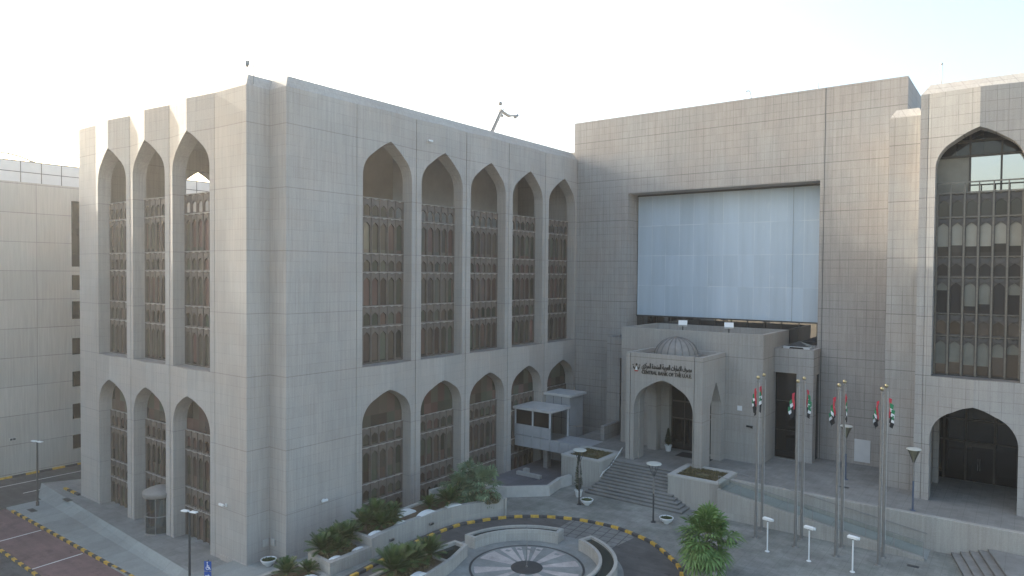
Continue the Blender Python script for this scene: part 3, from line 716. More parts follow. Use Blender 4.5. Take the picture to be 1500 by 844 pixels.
# porch behind the lower arch
m = MB(); pxa, pxb, pyb, pz = DB+W/2-2.45, DB+W/2+2.55, 33.2, 9.3
for x in (pxa, pxb): m.quad((x,YD+1.05,L-.2),(x,pyb,L-.2),(x,pyb,pz),(x,YD+1.05,pz))
m.quad((pxa,YD+1.05,pz),(pxb,YD+1.05,pz),(pxb,pyb,pz),(pxa,pyb,pz))
m.box(pxa+.02, 31.2, L-.2, pxa+.35, 31.75, pz-.01); m.box(pxb-.35, 31.2, L-.2, pxb-.02, 31.75, pz-.01)
m.build('porch_lining', M['stoneD'], D, True)
m = MB(); m.quad((pxa,pyb-.02,L),(pxb,pyb-.02,L),(pxb,pyb-.02,pz),(pxa,pyb-.02,pz)); dg = m.build('porch_glazing', M['glassDark'], D, True)
m = MB()
for x in (31.0, 32.25, 33.85, 35.1): m.box(x-.06, pyb-.14, L, x+.06, pyb-.03, pz)
for z in (5.75, 7.2): m.box(pxa, pyb-.12, z-.05, pxb, pyb-.03, z+.05)
m.box(32.2, pyb-.2, 5.45, 33.9, pyb-.13, 5.75)
m.each('glazing_bar', M['bronzedark'], dg, True)
for x in (32.95, 33.08): m = MB(); m.cyl((x, pyb-.2, 3.9), (x, pyb-.2, 4.7), .02, n=6); m.build('door_handle', M['steel'], dg, True)

# ================================================================== BUILDING E (left, across the street)
XE = -33.0
E_ = thing('panel_building', 'plain concrete panelled building with slit windows across the street', 'building', (XE, 4.0, LS))
m = MB()
ez = [(-.7, .55), (23.05, 24.2)]
sy0, sy1 = 3.72, 4.7
slits = [(17.1, 22.95), (15.0, 16.35), (12.4, 14.0), (9.2, 10.7), (6.3, 7.7), (3.4, 4.8), (.7, 2.0)]
m.box(XE-18, -30, LS-.3, XE, sy0, 24.2); m.box(XE-18, sy1, LS-.3, XE, 60, 24.2)
zz = 24.2
for a, b in slits: m.box(XE-18, sy0, b, XE-.004, sy1, zz); zz = a
m.box(XE-18, sy0, LS-.3, XE-.004, sy1, zz)
m.each('wall', M['stoneE'], E_, True)
m = MB()
for a, b in slits: m.quad((XE-.35,sy0,a),(XE-.35,sy1,a),(XE-.35,sy1,b),(XE-.35,sy0,b))
m.each('slit_window', M['glassDark'], E_, True)
m = MB(); m.box(XE-17.8, -29.8, 24.2, XE-.12, 59.8, 25.95); ps = m.build('parapet_screen', M['tower'], E_, True)
m = MB()
y = -28.0
while y < 59: m.box(XE-.118, y-.03, 24.2, XE-.10, y+.03, 25.95); y += 1.55
m.box(XE-.118, -29.8, 25.03, XE-.096, 59.8, 25.09); m.box(XE-.3, -29.8, 25.95, XE-.08, 59.8, 26.02)
m.each('screen_bar', M['darksteel'], ps, True)

# small rooftop things
m = MB(); m.box(-8.0, 40, 27.0, .6, 48, 29.55); tag(m.build('rooftop_room', M['stoneE']), 'pale rooftop room showing between the two roof lines', 'rooftop room')

# ================================================================== GROUND
def sheet(name, poly, z0, z1, mat):
    m = MB(); m.prism(poly, z0, z1); return structure(m, name, M[mat] if isinstance(mat, str) else mat)
sheet('ground', [(-320,-320),(320,-320),(320,320),(-320,320)], -2.0, -1.1, 'sand')
sheet('street', [(-33.0,-60),(-24.5,-60),(-24.5,60),(-33.0,60)], -1.3, LS-.02, 'asphalt')
fore = [(7.3,-45),(7.26,2.0),(7.0,5.9),(7.28,9.4),(8.9,12.85),(4.6,12.85),(4.6,14.6),(6.79,15.6),(8.95,17.68),(8.58,19.75),(8.78,20.6),(8.78,24.0),(70,24.0),(70,-45)]
sheet('forecourt', fore, -1.0, G, 'paving')
sheet('corner_ground', [(-1.2,-14),(7.2,-14),(7.2,14.7),(1.55,14.7),(1.55,1.55),(-1.2,-.02)], -1.0, 0.0, 'walk')
sheet('sunken_court', [(1.55,14.7),(4.7,14.7),(9.2,17.0),(9.2,31.1),(1.55,33.1)], -1.0, .62, 'court')
sheet('terrace', [(7.75,24.0),(11.0,24.0),(11.0,23.2),(19.9,23.2),(19.9,23.2),(70,23.2),(70,36),(5.2,36),(5.2,27.6),(7.75,27.6)], .7, L, 'terrace')
sheet('arcade_pavement', [(-27.7,-.62),(-1.25,-2.15),(-1.25,6.0),(-24.3,6.0)], -1.2, LG, 'walk2')
sheet('sidewalk', [(-24.5,-5.0+1.0),(1.2,-3.95),(1.2,-.9),(-24.5,-.9)], -1.2, LS, 'walk')
m = MB(); m.add([(-27.7,-.62,LG),(-1.25,-2.15,LG),(-1.25,-2.62,LS+.004),(-25.2,-1.72,LS+.004)], [(0,1,2,3)]); structure(m, 'pavement_slope', M['walk'])
sheet('side_pavement', [(-24.5,-.9),(-24.5,30),(-21.9,30),(-21.9,-.9)], -1.2, LS-.005, 'walk')
sheet('parking_lane', [(-24.5,-7.1),(1.2,-7.1),(1.2,-3.95),(-24.5,-3.95)], -1.2, LS-.12, 'redpark')
sheet('street_front', [(-24.5,-45),(7.2,-45),(7.2,-7.1),(-24.5,-7.1)], -1.25, LS-.09, 'asphalt')
m = MB()
for xa, xb in ((-17.60, -17.75), (-11.15, -11.32), (-4.75, -4.9)):
    m.add([(xa-.06,-6.95,LS-.114),(xa+.06,-6.95,LS-.114),(xb+.06,-4.1,LS-.114),(xb-.06,-4.1,LS-.114)], [(0,1,2,3)])
m.box(-30.6, -6, LS-.019, -30.48, 12, LS-.014)
m.box(-27.45, -2, LS-.019, -27.33, 12, LS-.014)
structure(m, 'road_markings', M['line'])
# kerbs
def straight_kerb(name, label, p, q, w, z0, z1, dash):
    m = MB(); d = Vector(q) - Vector(p); n = max(2, int(d.length/dash)); nn = Vector((-d.y, d.x)).normalized()*w
    for i in range(n):
        a = Vector(p) + d*(i/n); b = Vector(p) + d*((i+1)/n)
        poly = [(a.x,a.y),(b.x,b.y),(b.x+nn.x,b.y+nn.y),(a.x+nn.x,a.y+nn.y)]; m.prism(poly, z0, z1, i % 2)
    return tag(m.build(name, [M['yellow'], M['kerbblack']]), label, 'kerb')
straight_kerb('painted_kerb', 'yellow and black kerb between the pale sidewalk and red parking bays', (-23.4,-4.05), (1.2,-3.92), .16, -1.1, LS+.02, .52)
straight_kerb('painted_kerb', 'yellow and black kerb on the street side of red parking bays', (-22,-7.12), (1.2,-7.22), .16, -1.1, LS+.02, .52)
straight_kerb('painted_kerb', 'yellow and black kerb at the foot of the concrete panelled building', (XE+.22,-20), (XE+.22,40), .2, -1.0, LS+.12, 1.0)
straight_kerb('painted_kerb', 'short yellow and black kerb by the far corner of the arcaded wing', (-24.6,-.2), (-22.0,-.2), .2, -1.0, LG+.12, .65)
# driveway round the fountain circle
KP = [(8.9,-9.0),(8.55,-4.0),(8.28,.6),(8.15,1.9),(7.75,4.97),(7.6,6.94),(7.64,8.4),(7.8,9.56),(8.2,10.53),(8.69,11.47),(9.29,12.36),(9.98,13.1),(10.82,13.76),(11.71,14.25),(12.68,14.65),(13.63,14.88),(14.67,14.99),(15.61,15.0),(16.6,14.8),(17.7,14.45),(18.7,13.95),(20.35,12.6),(21.25,11.55),(22.1,9.6),(22.6,6.5),(22.4,2.0),(21.6,-4.0),(21.0,-9.0)]
def resample(pts, step):
    cr = []
    for i in range(len(pts)-1):
        p0, p1, p2, p3 = [Vector(pts[min(max(j, 0), len(pts)-1)]) for j in (i-1, i, i+1, i+2)]
        for k in range(12):
            t = k/12; cr.append(.5*((2*p1) + (p2-p0)*t + (2*p0-5*p1+4*p2-p3)*t*t + (3*p1-p0-3*p2+p3)*t**3))
    cr.append(Vector(pts[-1])); out = [cr[0]]; acc = 0
    for p, q in zip(cr, cr[1:]):
        d = (q-p).length
        while acc + d >= step:
            f = (step-acc)/d; p = p + (q-p)*f; out.append(p.copy()); d = (q-p).length; acc = 0
        acc += d
    return out
kp = resample(KP, .53)
def offs(pts, d):
    r = []
    for i in range(len(pts)):
        t = (pts[min(i+1, len(pts)-1)] - pts[max(i-1, 0)]).normalized(); r.append(pts[i] + Vector((-t.y, t.x))*d)
    return r
kin = offs(kp, -.1); kout = offs(kp, .1); kmar = offs(kp, .42)
m = MB(); m.prism([(p.x, p.y) for p in reversed(kp)], G-.2, G+.004); structure(m, 'driveway', M['asphalt'])
m = MB()
for i in range(len(kp)-1):
    q = [kin[i], kin[i+1], kout[i+1], kout[i]]; b_ = .025; qi = [kin[i]+(kout[i]-kin[i]).normalized()*b_, kin[i+1]+(kout[i+1]-kin[i+1]).normalized()*b_, kout[i+1]-(kout[i+1]-kin[i+1]).normalized()*b_, kout[i]-(kout[i]-kin[i]).normalized()*b_]
    vs = [(p.x,p.y,G-.1) for p in q] + [(p.x,p.y,G+.12) for p in q] + [(p.x,p.y,G+.15) for p in qi]
    m.add(vs, [(8,9,10,11),(4,5,9,8),(6,7,11,10),(0,1,5,4),(2,3,7,6)] + ([(3,0,4,7)] if i == 0 else []) + ([(1,2,6,5)] if i == len(kp)-2 else []), i % 2)
tag(m.build('painted_kerb', [M['yellow'], M['kerbblack']]), 'long curved yellow and black kerb round the outside of the driveway', 'kerb')
m = MB()
for i in range(len(kp)-1):
    if kp[i].x < 9.5 and kp[i].y < 13.5: m.add([(*p, G+.012) for p in (kout[i], kout[i+1], kmar[i+1], kmar[i])], [(0,1,2,3)])
structure(m, 'kerb_margin', M['asphalt'])
m = MB(); cx_ = [(p.x, p.y) for p in kin if 12.35 < p.x < 17.15 and p.y > 12]
m.prism([(12.8, 12.2)] + [(16.85, 11.9)] + [(17.15, 14.3)] + list(reversed(cx_)) , G-.1, G+.009); structure(m, 'paver_crossing', M['pavers'])

# fountain circle
fc = (14.6, 7.05)
m = MB(); m.lathe((fc[0], fc[1], G), [(.001, .014), (5.05, .014)], 72, smooth=False); structure(m, 'plaza_floor', M['mosaic'])
m = MB()
for k, (t0, t1) in enumerate(((166, 192), (144, 158), (131.7, 139), (120.7, 124.5), (106, 114), (76, 91), (40, 56), (5, 20), (215, 232), (250, 262), (285, 300), (325, 345))):
    m.arcslab((*fc,), .72, 2.78, R(t0), R(t1), G+.010, G+.018, 6)
structure(m, 'plaza_rays', M['marble'])
m = MB()
for t in (151, 135, 122.5, 110, 83): 
    x = fc[0] + 2.45*math.cos(R(t)); y = fc[1] + 2.45*math.sin(R(t)); m.box(x-.14, y-.1, G+.010, x+.14, y+.1, G+.022)
structure(m, 'plaza_inlays', M['mosaic'])
m = MB(); m.arcslab(fc, 2.93, 3.05, 0, 2*PI, G+.01, G+.024, 72); structure(m, 'plaza_ring', M['darksteel'])
F = thing('fountain', 'round dark fountain disc with thin mast at the centre of the circle', 'fountain', (*fc, G))
m = MB(); m.lathe((0,0,0), [(.001,.06),(.80,.06),(.84,.04),(.84,0)], 40, smooth=False); m.build('disc', M['darksteel'], F)
m = MB(); m.cyl((0,0,.05),(0,0,2.3),.018,.012,8); m.cyl((0,0,.05),(0,0,.12),.06,.05,10); m.build('mast', M['steel'], F)
def trough(label, a0, a1, fill, r0=4.0, r1=5.0, h=.78, th=.22):
    t = thing('curved_trough', label, 'trough', (fc[0]+4.5*math.cos(R((a0+a1)/2)), fc[1]+4.5*math.sin(R((a0+a1)/2)), G), group='curved stone troughs round the fountain circle')
    a0 = R(a0); a1 = R(a1); e = .22/4.5
    m = MB()
    m.arcslab(fc, r0, r0+th, a0, a1, G-.1, G+h, 24); m.arcslab(fc, r1-th, r1, a0, a1, G-.1, G+h+.002, 24)
    m.arcslab(fc, r0+th, r1-th, a0, a0+e, G-.1, G+h+.001, 2); m.arcslab(fc, r0+th, r1-th, a1-e, a1, G-.1, G+h+.001, 2)
    m.build('trough_wall', M['stonePlanter'], t, True)
    m = MB(); m.arcslab(fc, r0+th, r1-th, a0+e, a1-e, G, G+h-(.12 if fill == 'water' else .05), 24); m.build('water' if fill == 'water' else 'soil', M[fill], t, True)
    return t
trough('curved stone water trough behind the fountain disc, nearest the steps', 97, 177, 'water', 3.72, 4.5, .66, .16)
trough('curved stone water trough on the flagpole side of the fountain disc', -35, 75, 'water', 3.75, 4.72, .66, .18)
t = thing('shrub_trough', 'angled stone trough with water at its tip and cycads behind, inside the driveway', 'trough', (10.9, 2.5, G))
to = [(10.1,-4.0),(9.95,1.0),(10.0,4.2),(10.25,6.3)]; ti = [(12.3,-4.0),(12.1,2.5),(11.8,4.4),(11.2,6.25)]
m = MB(); m.wallline(list(reversed(to)), .2, G-.1, G+.68); m.wallline(ti, .2, G-.1, G+.682); m.wallline([ti[-1], to[-1]], .2, G-.1, G+.681); m.wallline([(11.75,4.05),(10.1,4.05)], .16, G-.1, G+.679); m.build('trough_wall', M['stonePlanter'], t, True)
m = MB(); m.prism([(10.12,4.1),(11.7,4.1),(11.12,6.1),(10.38,6.1)], G, G+.5); m.build('water', M['water'], t, True)
m = MB(); m.prism([(10.2,-3.9),(12.15,-3.9),(11.95,2.5),(11.62,4.0),(10.15,4.0)], G, G+.58); m.build('soil', M['soil'], t, True)
# ================================================================== STEPS, PLANTER BOXES, RAMP
St = thing('entrance_steps', 'wide granite steps rising between two box planters to the domed porch', 'steps', (13.6, 21.5, G))
m = MB(); n = 12; y0, y1 = 19.85, 23.25
for i in range(n):
    ya = y0 + (y1-y0)*i/n; z = G + (L-G)*(i+1)/n - (.004 if i == n-1 else 0)
    x0_, x1_ = (11.02, 16.18); m = MB()
    if ya < 21.1: x0_, x1_ = 10.5 + .12*i, 17.75 - .28*i
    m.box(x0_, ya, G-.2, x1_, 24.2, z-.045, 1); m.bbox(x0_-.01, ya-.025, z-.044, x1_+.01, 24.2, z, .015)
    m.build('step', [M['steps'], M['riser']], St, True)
def planter_box(label, x0, x1, y0, y1, top, z0=.2):
    t = thing('box_planter', label, 'planter', ((x0+x1)/2, (y0+y1)/2, G), group='box planters beside the steps')
    m = MB(); m.quad((x0,y0,z0),(x1,y0,z0),(x1,y0,top),(x0,y0,top)); m.quad((x1,y0,z0),(x1,y1,z0),(x1,y1,top),(x1,y0,top)); m.quad((x1,y1,z0),(x0,y1,z0),(x0,y1,top),(x1,y1,top)); m.quad((x0,y1,z0),(x0,y0,z0),(x0,y0,top),(x0,y1,top))
    m.build('box', M['stonePlanter'], t, True)
    m = MB(); w = .38; i = [(x0+w,y0+w),(x1-w,y0+w),(x1-w,y1-w),(x0+w,y1-w)]; o = [(x0-.02,y0-.02),(x1+.02,y0-.02),(x1+.02,y1+.02),(x0-.02,y1+.02)]
    for k in range(4):
        j = (k+1) % 4
        m.quad((*o[k],top+.03),(*o[j],top+.03),(*i[j],top+.03),(*i[k],top+.03)); m.quad((*o[k],top-.07),(*o[j],top-.07),(*o[j],top+.03),(*o[k],top+.03)); m.quad((*i[k],top+.03),(*i[j],top+.03),(*i[j],top-.2),(*i[k],top-.2))
    m.build('rim', M['capstone'], t, True)
    m = MB(); m.quad(*[(*q, top-.10) for q in i]); m.build('soil', M['soil'], t, True)
    m = MB()
    for k in range(2600):   # low dry cover
        x = rnd.uniform(i[0][0], i[1][0]); y = rnd.uniform(i[0][1], i[2][1])
        if math.hypot(x-(x0+x1)/2, y-(y0+y1)/2) < .5 and rnd.random() < .85: continue
        a = rnd.uniform(0, 2*PI); s = rnd.uniform(.03, .08); h = rnd.uniform(.02, .12)
        m.add([(x,y,top-.1),(x+s*math.cos(a),y+s*math.sin(a),top-.1+h),(x-s*math.sin(a),y+s*math.cos(a),top-.08+h*.6)], [(0,1,2)])
    tag(m.build('ground_cover', M['drygrass'], t, True), kind='stuff')
    m = MB(); m.lathe(((x0+x1)/2, (y0+y1)/2, top-.1), [(.001,.03),(.34,.03),(.40,.0)], 20); m.build('uplight_well', M['bush'], t, True)
    return t
PL = planter_box('box planter with a white handrail on its side, beside the footbridge', 7.75, 11.0, 21.05, 24.45, 3.35)
PR = planter_box('box planter at the top of the glass sided ramp', 16.2, 19.75, 21.15, 24.5, 3.35)
m = MB(); rl = [(11.12, 20.95, 2.3), (11.12, 21.4, 2.55), (11.12, 22.5, 2.75), (11.12, 24.3, 3.75)]
m.tube(rl, .028, 8)
for q in (rl[1], rl[2]): m.cyl(q, (11.0, q[1], q[2]), .018, n=6)
m.build('handrail', M['white'], PL, True)
# ramp
Rm = thing('access_ramp', 'sloping access ramp with glass balustrade behind the flagpoles', 'ramp', (25.5, 22, G))
rx0, rx1 = 19.77, 31.3
rz = lambda x, y=0: L - .12 + (G + .02 - L + .12)*(x - rx0)/(rx1 - rx0)
m = MB(); m.prism([(rx0,21.05),(rx1,21.25),(rx1,23.0),(rx0,23.0)], lambda x, y: G-.2, rz, 0, 1)
m.build('ramp_slab', [M['stonePlanter'], M['walk']], Rm, True)
m = MB(); m.prism([(rx0,20.75),(rx1-.1,21.0),(rx1-.1,21.3),(rx0,21.05)], lambda x, y: G-.2, lambda x, y: rz(x)+.13, 0); m.build('edge_wall', M['stonePlanter'], Rm, True)
yb = lambda x: 20.9 + .25*(x-rx0)/(rx1-rx0)
def gq(x0, x1):
    m = MB(); m.add([(x0,yb(x0),rz(x0)+.16),(x1,yb(x1),rz(x1)+.16),(x1,yb(x1),rz(x1)+.92),(x0,yb(x0),rz(x0)+.92)], [(0,1,2,3)]); return m.build('glass_pane', M['balu'], Rm, True)
xs = [rx0 + (rx1-.15-rx0)*k/8 for k in range(9)]
for a, b in zip(xs, xs[1:]): gq(a+.03, b-.03)
m = MB()
for x in xs: m.cyl((x,yb(x),rz(x)+.1),(x,yb(x),rz(x)+.95),.014,n=6)
m.tube([(x,yb(x),rz(x)+.95) for x in xs], .022, 6); m.build('rail', M['steel'], Rm, True)
m = MB(); m.tube([(x, 22.9, rz(x)+.9) for x in xs], .022, 6)
for x in xs: m.cyl((x,22.9,rz(x)+.9),(x,23.05,rz(x)+.85),.012,n=5)
m.build('wall_rail', M['steel'], Rm, True)
m = MB(); m.bbox(19.77, 23.02, G-.3, 70, 23.38, L+.12, .03); tag(m.build('retaining_wall', M['stonePlanter']), 'long low granite retaining wall along the edge of the upper terrace', 'wall')
# corner steps at the far right
m = MB()
for k in range(5):
    x = 32.3 + .42*k; z = G + .15*(k+1)
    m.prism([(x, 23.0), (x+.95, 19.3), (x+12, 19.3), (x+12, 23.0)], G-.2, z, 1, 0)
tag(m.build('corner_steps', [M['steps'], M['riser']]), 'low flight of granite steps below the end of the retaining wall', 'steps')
m = MB(); m.box(30.55, 19.75, G+.004, 31.1, 20.05, G+.012); tag(m.build('drain_grate', M['darksteel']), 'small dark drain grate in the paving at the foot of the ramp', 'drain grate')
m = MB(); m.box(25.6, 26.2, L+.004, 26.4, 26.5, L+.012); tag(m.build('drain_grate', M['darksteel']), 'small dark drain grate in the terrace behind the flagpoles', 'drain grate')
for x, y, lb in ((-21.6, -1.05, 'dark drain grate in the pavement by the corner of the arcaded wing'), (-22.3, -3.1, 'dark drain grate in the sidewalk beside the far street lamp')):
    z = LG if y > -1.5 else LS
    m = MB(); m.box(x-.5, y-.2, z+.004, x+.5, y+.2, z+.012); tag(m.build('drain_grate', M['darksteel']), lb, 'drain grate')
m = MB(); m.box(14.2, 26.9, L+.004, 16.9, 28.3, L+.02); tag(m.build('door_mat', M['mat']), 'black door mat in front of the dark entrance doors', 'door mat')

# planters along the long front
def long_planter(label, outer, inner, z0, top):
    c = (sum(p[0] for p in outer)/len(outer), sum(p[1] for p in outer)/len(outer), G)
    t = thing('long_planter', label, 'planter', c)
    m = MB(); m.wallline(outer, .34, z0, top); m.wallline([outer[-1], inner[-1]], .22, z0, top+.002); m.wallline([inner[0], outer[0]], .22, z0, top+.003); m.wallline(list(reversed(inner)), .22, z0, top-.004)
    m.build('wall', M['stonePlanter'], t, True)
    ins = lambda p, dx, dy: (p[0]+dx, p[1]+dy)
    so_ = [ins(p, -.15, .1 if i == 0 else (-.1 if i == len(outer)-1 else 0)) for i, p in enumerate(outer)]; si_ = [ins(p, .1, .1 if i == 0 else (-.1 if i == len(inner)-1 else 0)) for i, p in enumerate(inner)]
    m = MB(); m.prism(so_ + list(reversed(si_)), z0+.05, top-.12); m.build('soil', M['soil'], t, True); return t
long_planter('upper curved planter along the driveway, with shrubs and a dusty palm clump', [(7.3,2.85),(7.02,5.9),(7.3,9.3),(8.92,12.82)], [(5.0,2.85),(5.0,5.9),(5.0,9.3),(5.0,12.82)], -.5, 2.4)
long_planter('lower stepped planter holding dark cycads, below the upper planter', [(7.25,.1),(7.27,2.84)], [(5.25,.25),(5.1,2.84)], -.5, 1.95)
long_planter('lowest planter with two small cycads at the bottom edge', [(7.2,-4.0),(7.2,.08)], [(4.3,-4.0),(4.6,.2)], -.5, 1.35)
m = MB(); m.wallline([(5.3,12.8),(5.0,9.7)], .25, .5, 2.95); tag(m.build('palm_bed_wall', M['stonePlanter']), 'low stone wall behind the dusty palm clump', 'wall')
m = MB(); m.wallline([(4.6,14.6),(6.79,15.6),(8.95,17.68),(8.58,19.75),(8.78,20.9)], .3, .4, G+.72); tag(m.build('court_parapet', M['capstone']), 'pale low angular parapet round the sunken court', 'parapet')

# white edging stones
def edging(x, y, z, rz, s, lab):
    m = MB(); n = 12
    prof = [(math.cos(PI*i/n)*.62, math.sin(PI*i/n)*.24) for i in range(n+1)]
    for y0_, k in ((-.16, 1), (.16, 1)): m.add([(a*k, y0_, b*k) for a, b in prof], [tuple(range(n+1))])
    for (a, b), (c, d) in zip(prof, prof[1:]): m.quad((a,-.16,b),(c,-.16,d),(c,.16,d),(a,.16,b))
    o = m.build('edging_stone', M['white']); o.location = (x, y, z); o.rotation_euler = (0, 0, rz); o.scale = (s, s, s)
    return tag(o, lab, 'edging stone', 'white rounded edging stones')
for x, y, z, s, lb in ((6.85, .75, 1.80, .75, 'white rounded stone at the near end of the lower stepped planter'), (6.87, 2.3, 1.80, .75, 'white rounded stone at the far end of the lower stepped planter'),
        (6.75, 3.6, 2.26, .8, 'white rounded stone at the near end of the upper curved planter'), (6.68, 5.6, 2.26, .75, 'white rounded stone in front of the trio of cycads in the upper planter'),
        (6.82, 7.6, 2.26, 1.15, 'long white rounded stone at the middle of the upper planter rim'), (5.75, 6.9, 2.26, 1.2, 'long white rounded stone set back from the rim beside the arches'),
        (7.2, 9.6, 2.26, 1.05, 'white rounded stone in front of the small cycads by the palm clump'), (6.7, -.9, 1.2, 1.1, 'white rounded stone on the lowest planter')):
    edging(x, y, z, PI/2 - (.25 if y > 9 else 0), s, lb)
edging(11.9, 1.6, G+.6, R(95), 1.0, 'white rounded stone on the angled shrub trough')

# bridge with kiosk
Bg = thing('link_bridge', 'white panelled footbridge linking the arcaded wing to the terrace', 'bridge', (5.0, 26, .62))
m = MB(); m.box(1.0, 24.6, 2.45, 7.74, 27.5, L-.01); m.build('deck', M['panelgrey'], Bg, True)
m = MB()
x = .95
while x < 4.5: m.box(x, 24.42, 3.33, x+.86, 24.5, 4.2); x += .89
x = .95
while x < 7.6: m.box(x, 24.40, 2.38, min(x+.86, 7.72), 24.58, 3.29); x += .89
m.each('side_panel', M['panelgrey'], Bg, True)
m = MB()
m.box(.8, 24.3, 5.46, 4.6, 27.4, 5.66); m.build('kiosk_roof', M['kioskroof'], Bg, True)
m = MB()
for x in (.95, 2.72, 4.42): m.box(x-.06, 24.44, L, x+.06, 24.58, 5.46)
m.box(4.36, 27.15, L, 4.48, 27.29, 5.46); m.each('kiosk_post', M['offwhite'], Bg, True)
m = MB(); m.quad((1.0,24.52,4.2),(4.4,24.52,4.2),(4.4,24.52,5.46),(1.0,24.52,5.46)); m.build('kiosk_front_glass', M['glassDark'], Bg, True)
m = MB(); m.quad((4.42,24.6,L+.05),(4.42,27.1,L+.05),(4.42,27.1,5.46),(4.42,24.6,5.46)); m.build('kiosk_side_glass', M['balu'], Bg, True)
m = MB(); m.tube([(4.45,27.42,L+.9),(7.7,27.42,L+.9)], .025, 6)
for x in (5.2, 6.4, 7.6): m.cyl((x,27.42,L),(x,27.42,L+.9),.018,n=6)
m.build('guard_rail', M['steel'], Bg, True)
m = MB(); m.box(3.2, 25.4, .6, 3.6, 25.9, 2.45); m.box(6.9, 25.4, .6, 7.5, 25.9, 2.45); m.each('bridge_pier', M['stoneC'], Bg, True)
Tw = thing('lift_tower', 'small white panelled lift tower behind the footbridge kiosk', 'lift tower', (3.0, 29, .62))
m = MB(); m.box(1.65, 28.0, .6, 4.1, 30.2, 6.25); m.build('shaft', M['panelgrey'], Tw, True)
m = MB(); m.box(1.5, 27.8, 6.25, 4.35, 30.4, 6.45); m.build('cap', M['kioskroof'], Tw, True)
m = MB()
for x in (2.45, 3.28): m.box(x-.015, 27.985, .7, x+.015, 27.996, 6.2)
m.box(1.66, 27.986, 4.4, 4.09, 27.995, 4.43); m.each('panel_joint', M['darksteel'], Tw, True)
m = MB(); m.bbox(7.2, 27.9, L-.1, 7.55, 30.6, L+1.15, .03); tag(m.build('terrace_wall', M['stoneC']), 'short granite wall beside the porch at the end of the footbridge', 'wall')
m = MB(); m.box(2.6, 22.4, .63, 4.9, 22.7, .9); m.box(2.9, 22.9, .63, 3.3, 23.3, 1.05); tag(m.build('stored_planks', M['capstone']), 'pale planks lying on the sunken court floor under the footbridge', 'planks')

# ================================================================== FLAGPOLES AND FLAGS
def flag_mesh(seed, w0, turn):
    """a limp flag: pleats gathered along the halyard, the fly hanging almost straight down"""
    r = random.Random(seed); m = MB(); nx, nz = 40, 16; H = .95; V = []
    ph = r.uniform(0, 6); fl = r.uniform(.85, 1.1); np_ = r.uniform(2.2, 3.2)
    for i in range(nx+1):
        t = i/nx
        for k in range(nz+1):
            q = k/nz
            wv = .5 - .5*math.cos(t*np_*2*PI + ph*.2 + q*.8)
            out = .04 + w0*(.25 + .75*t**.6)*(.35 + .65*wv)*(1-.35*q) + .02*math.sin(q*7 + ph)
            side = .06*math.sin(t*np_*2*PI + ph + q*1.5)*min(1, t*4)
            z = -q*H*(1-.25*t) - fl*.95*t**1.15 + .02*math.sin(q*6 + t*9)
            V.append((out*math.cos(turn) - side*math.sin(turn), out*math.sin(turn) + side*math.cos(turn), z))
    for i in range(nx):
        for k in range(nz):
            a = i*(nz+1)+k; b = a+nz+1
            mi = 0 if i < nx*.30 else (1 if k < nz*.26 else 2 if k < nz*.54 else 3)
            m.add([V[a], V[b], V[b+1], V[a+1]], [(0,1,2,3)], mi, True)
    return m
fp = None
fx = [(22.83, 18.78), (22.77, 20.13), (25.06, 18.81), (25.04, 20.22), (27.22, 18.79), (27.19, 20.35), (29.32, 18.9), (29.33, 20.2)]
pairs = ['pair nearest the steps', 'second pair from the steps', 'third pair from the steps', 'pair nearest the dark porch']
for i, (x, y) in enumerate(fx):
    lab = 'tall steel flagpole, %s pole of the %s' % ('front' if i % 2 == 0 else 'rear', pairs[i//2])
    if fp is None:
        fp = thing('flagpole', lab, 'flagpole', (x, y, G), group='steel flagpoles in pairs')
        m = MB(); m.cyl((0,0,0),(0,0,9.28),.085,.055,14); m.cyl((0,0,0),(0,0,.05),.17,.16,16); m.build('pole', M['steel'], fp)
        m = MB(); m.cyl((0,0,9.24),(0,0,9.33),.085,.085,12); m.cyl((0,0,9.33),(0,0,9.4),.03,.03,8); m.build('truck', M['steel'], fp)
        m = MB(); m.sphere((0,0,9.5), .105, 16, 10); m.build('finial', M['gold'], fp)
        m = MB(); m.cyl((.1,0,1.0),(.085,0,9.2),.006,n=4); m.build('halyard', M['white'], fp)
    else: dup(fp, (x, y, G), 0, lab)
    turn = [2.6, -2.3, -2.4, .3, 3.4, -.9, 3.2, .1][i]
    fm = flag_mesh(20+i, [.36, .36, .52, .38, .40, .36, .32, .40][i], turn).build('flag', [M['redf'], M['greenf'], M['whitef'], M['blackf']])
    fm.location = (x + .07*math.cos(turn), y + .07*math.sin(turn), G + 8.85)
    tag(fm, 'red, green, white, black flag hanging limp, %s pole of the %s' % ('front' if i % 2 == 0 else 'rear', pairs[i//2].replace('from the steps', 'along')), 'flag', 'limp national flags')

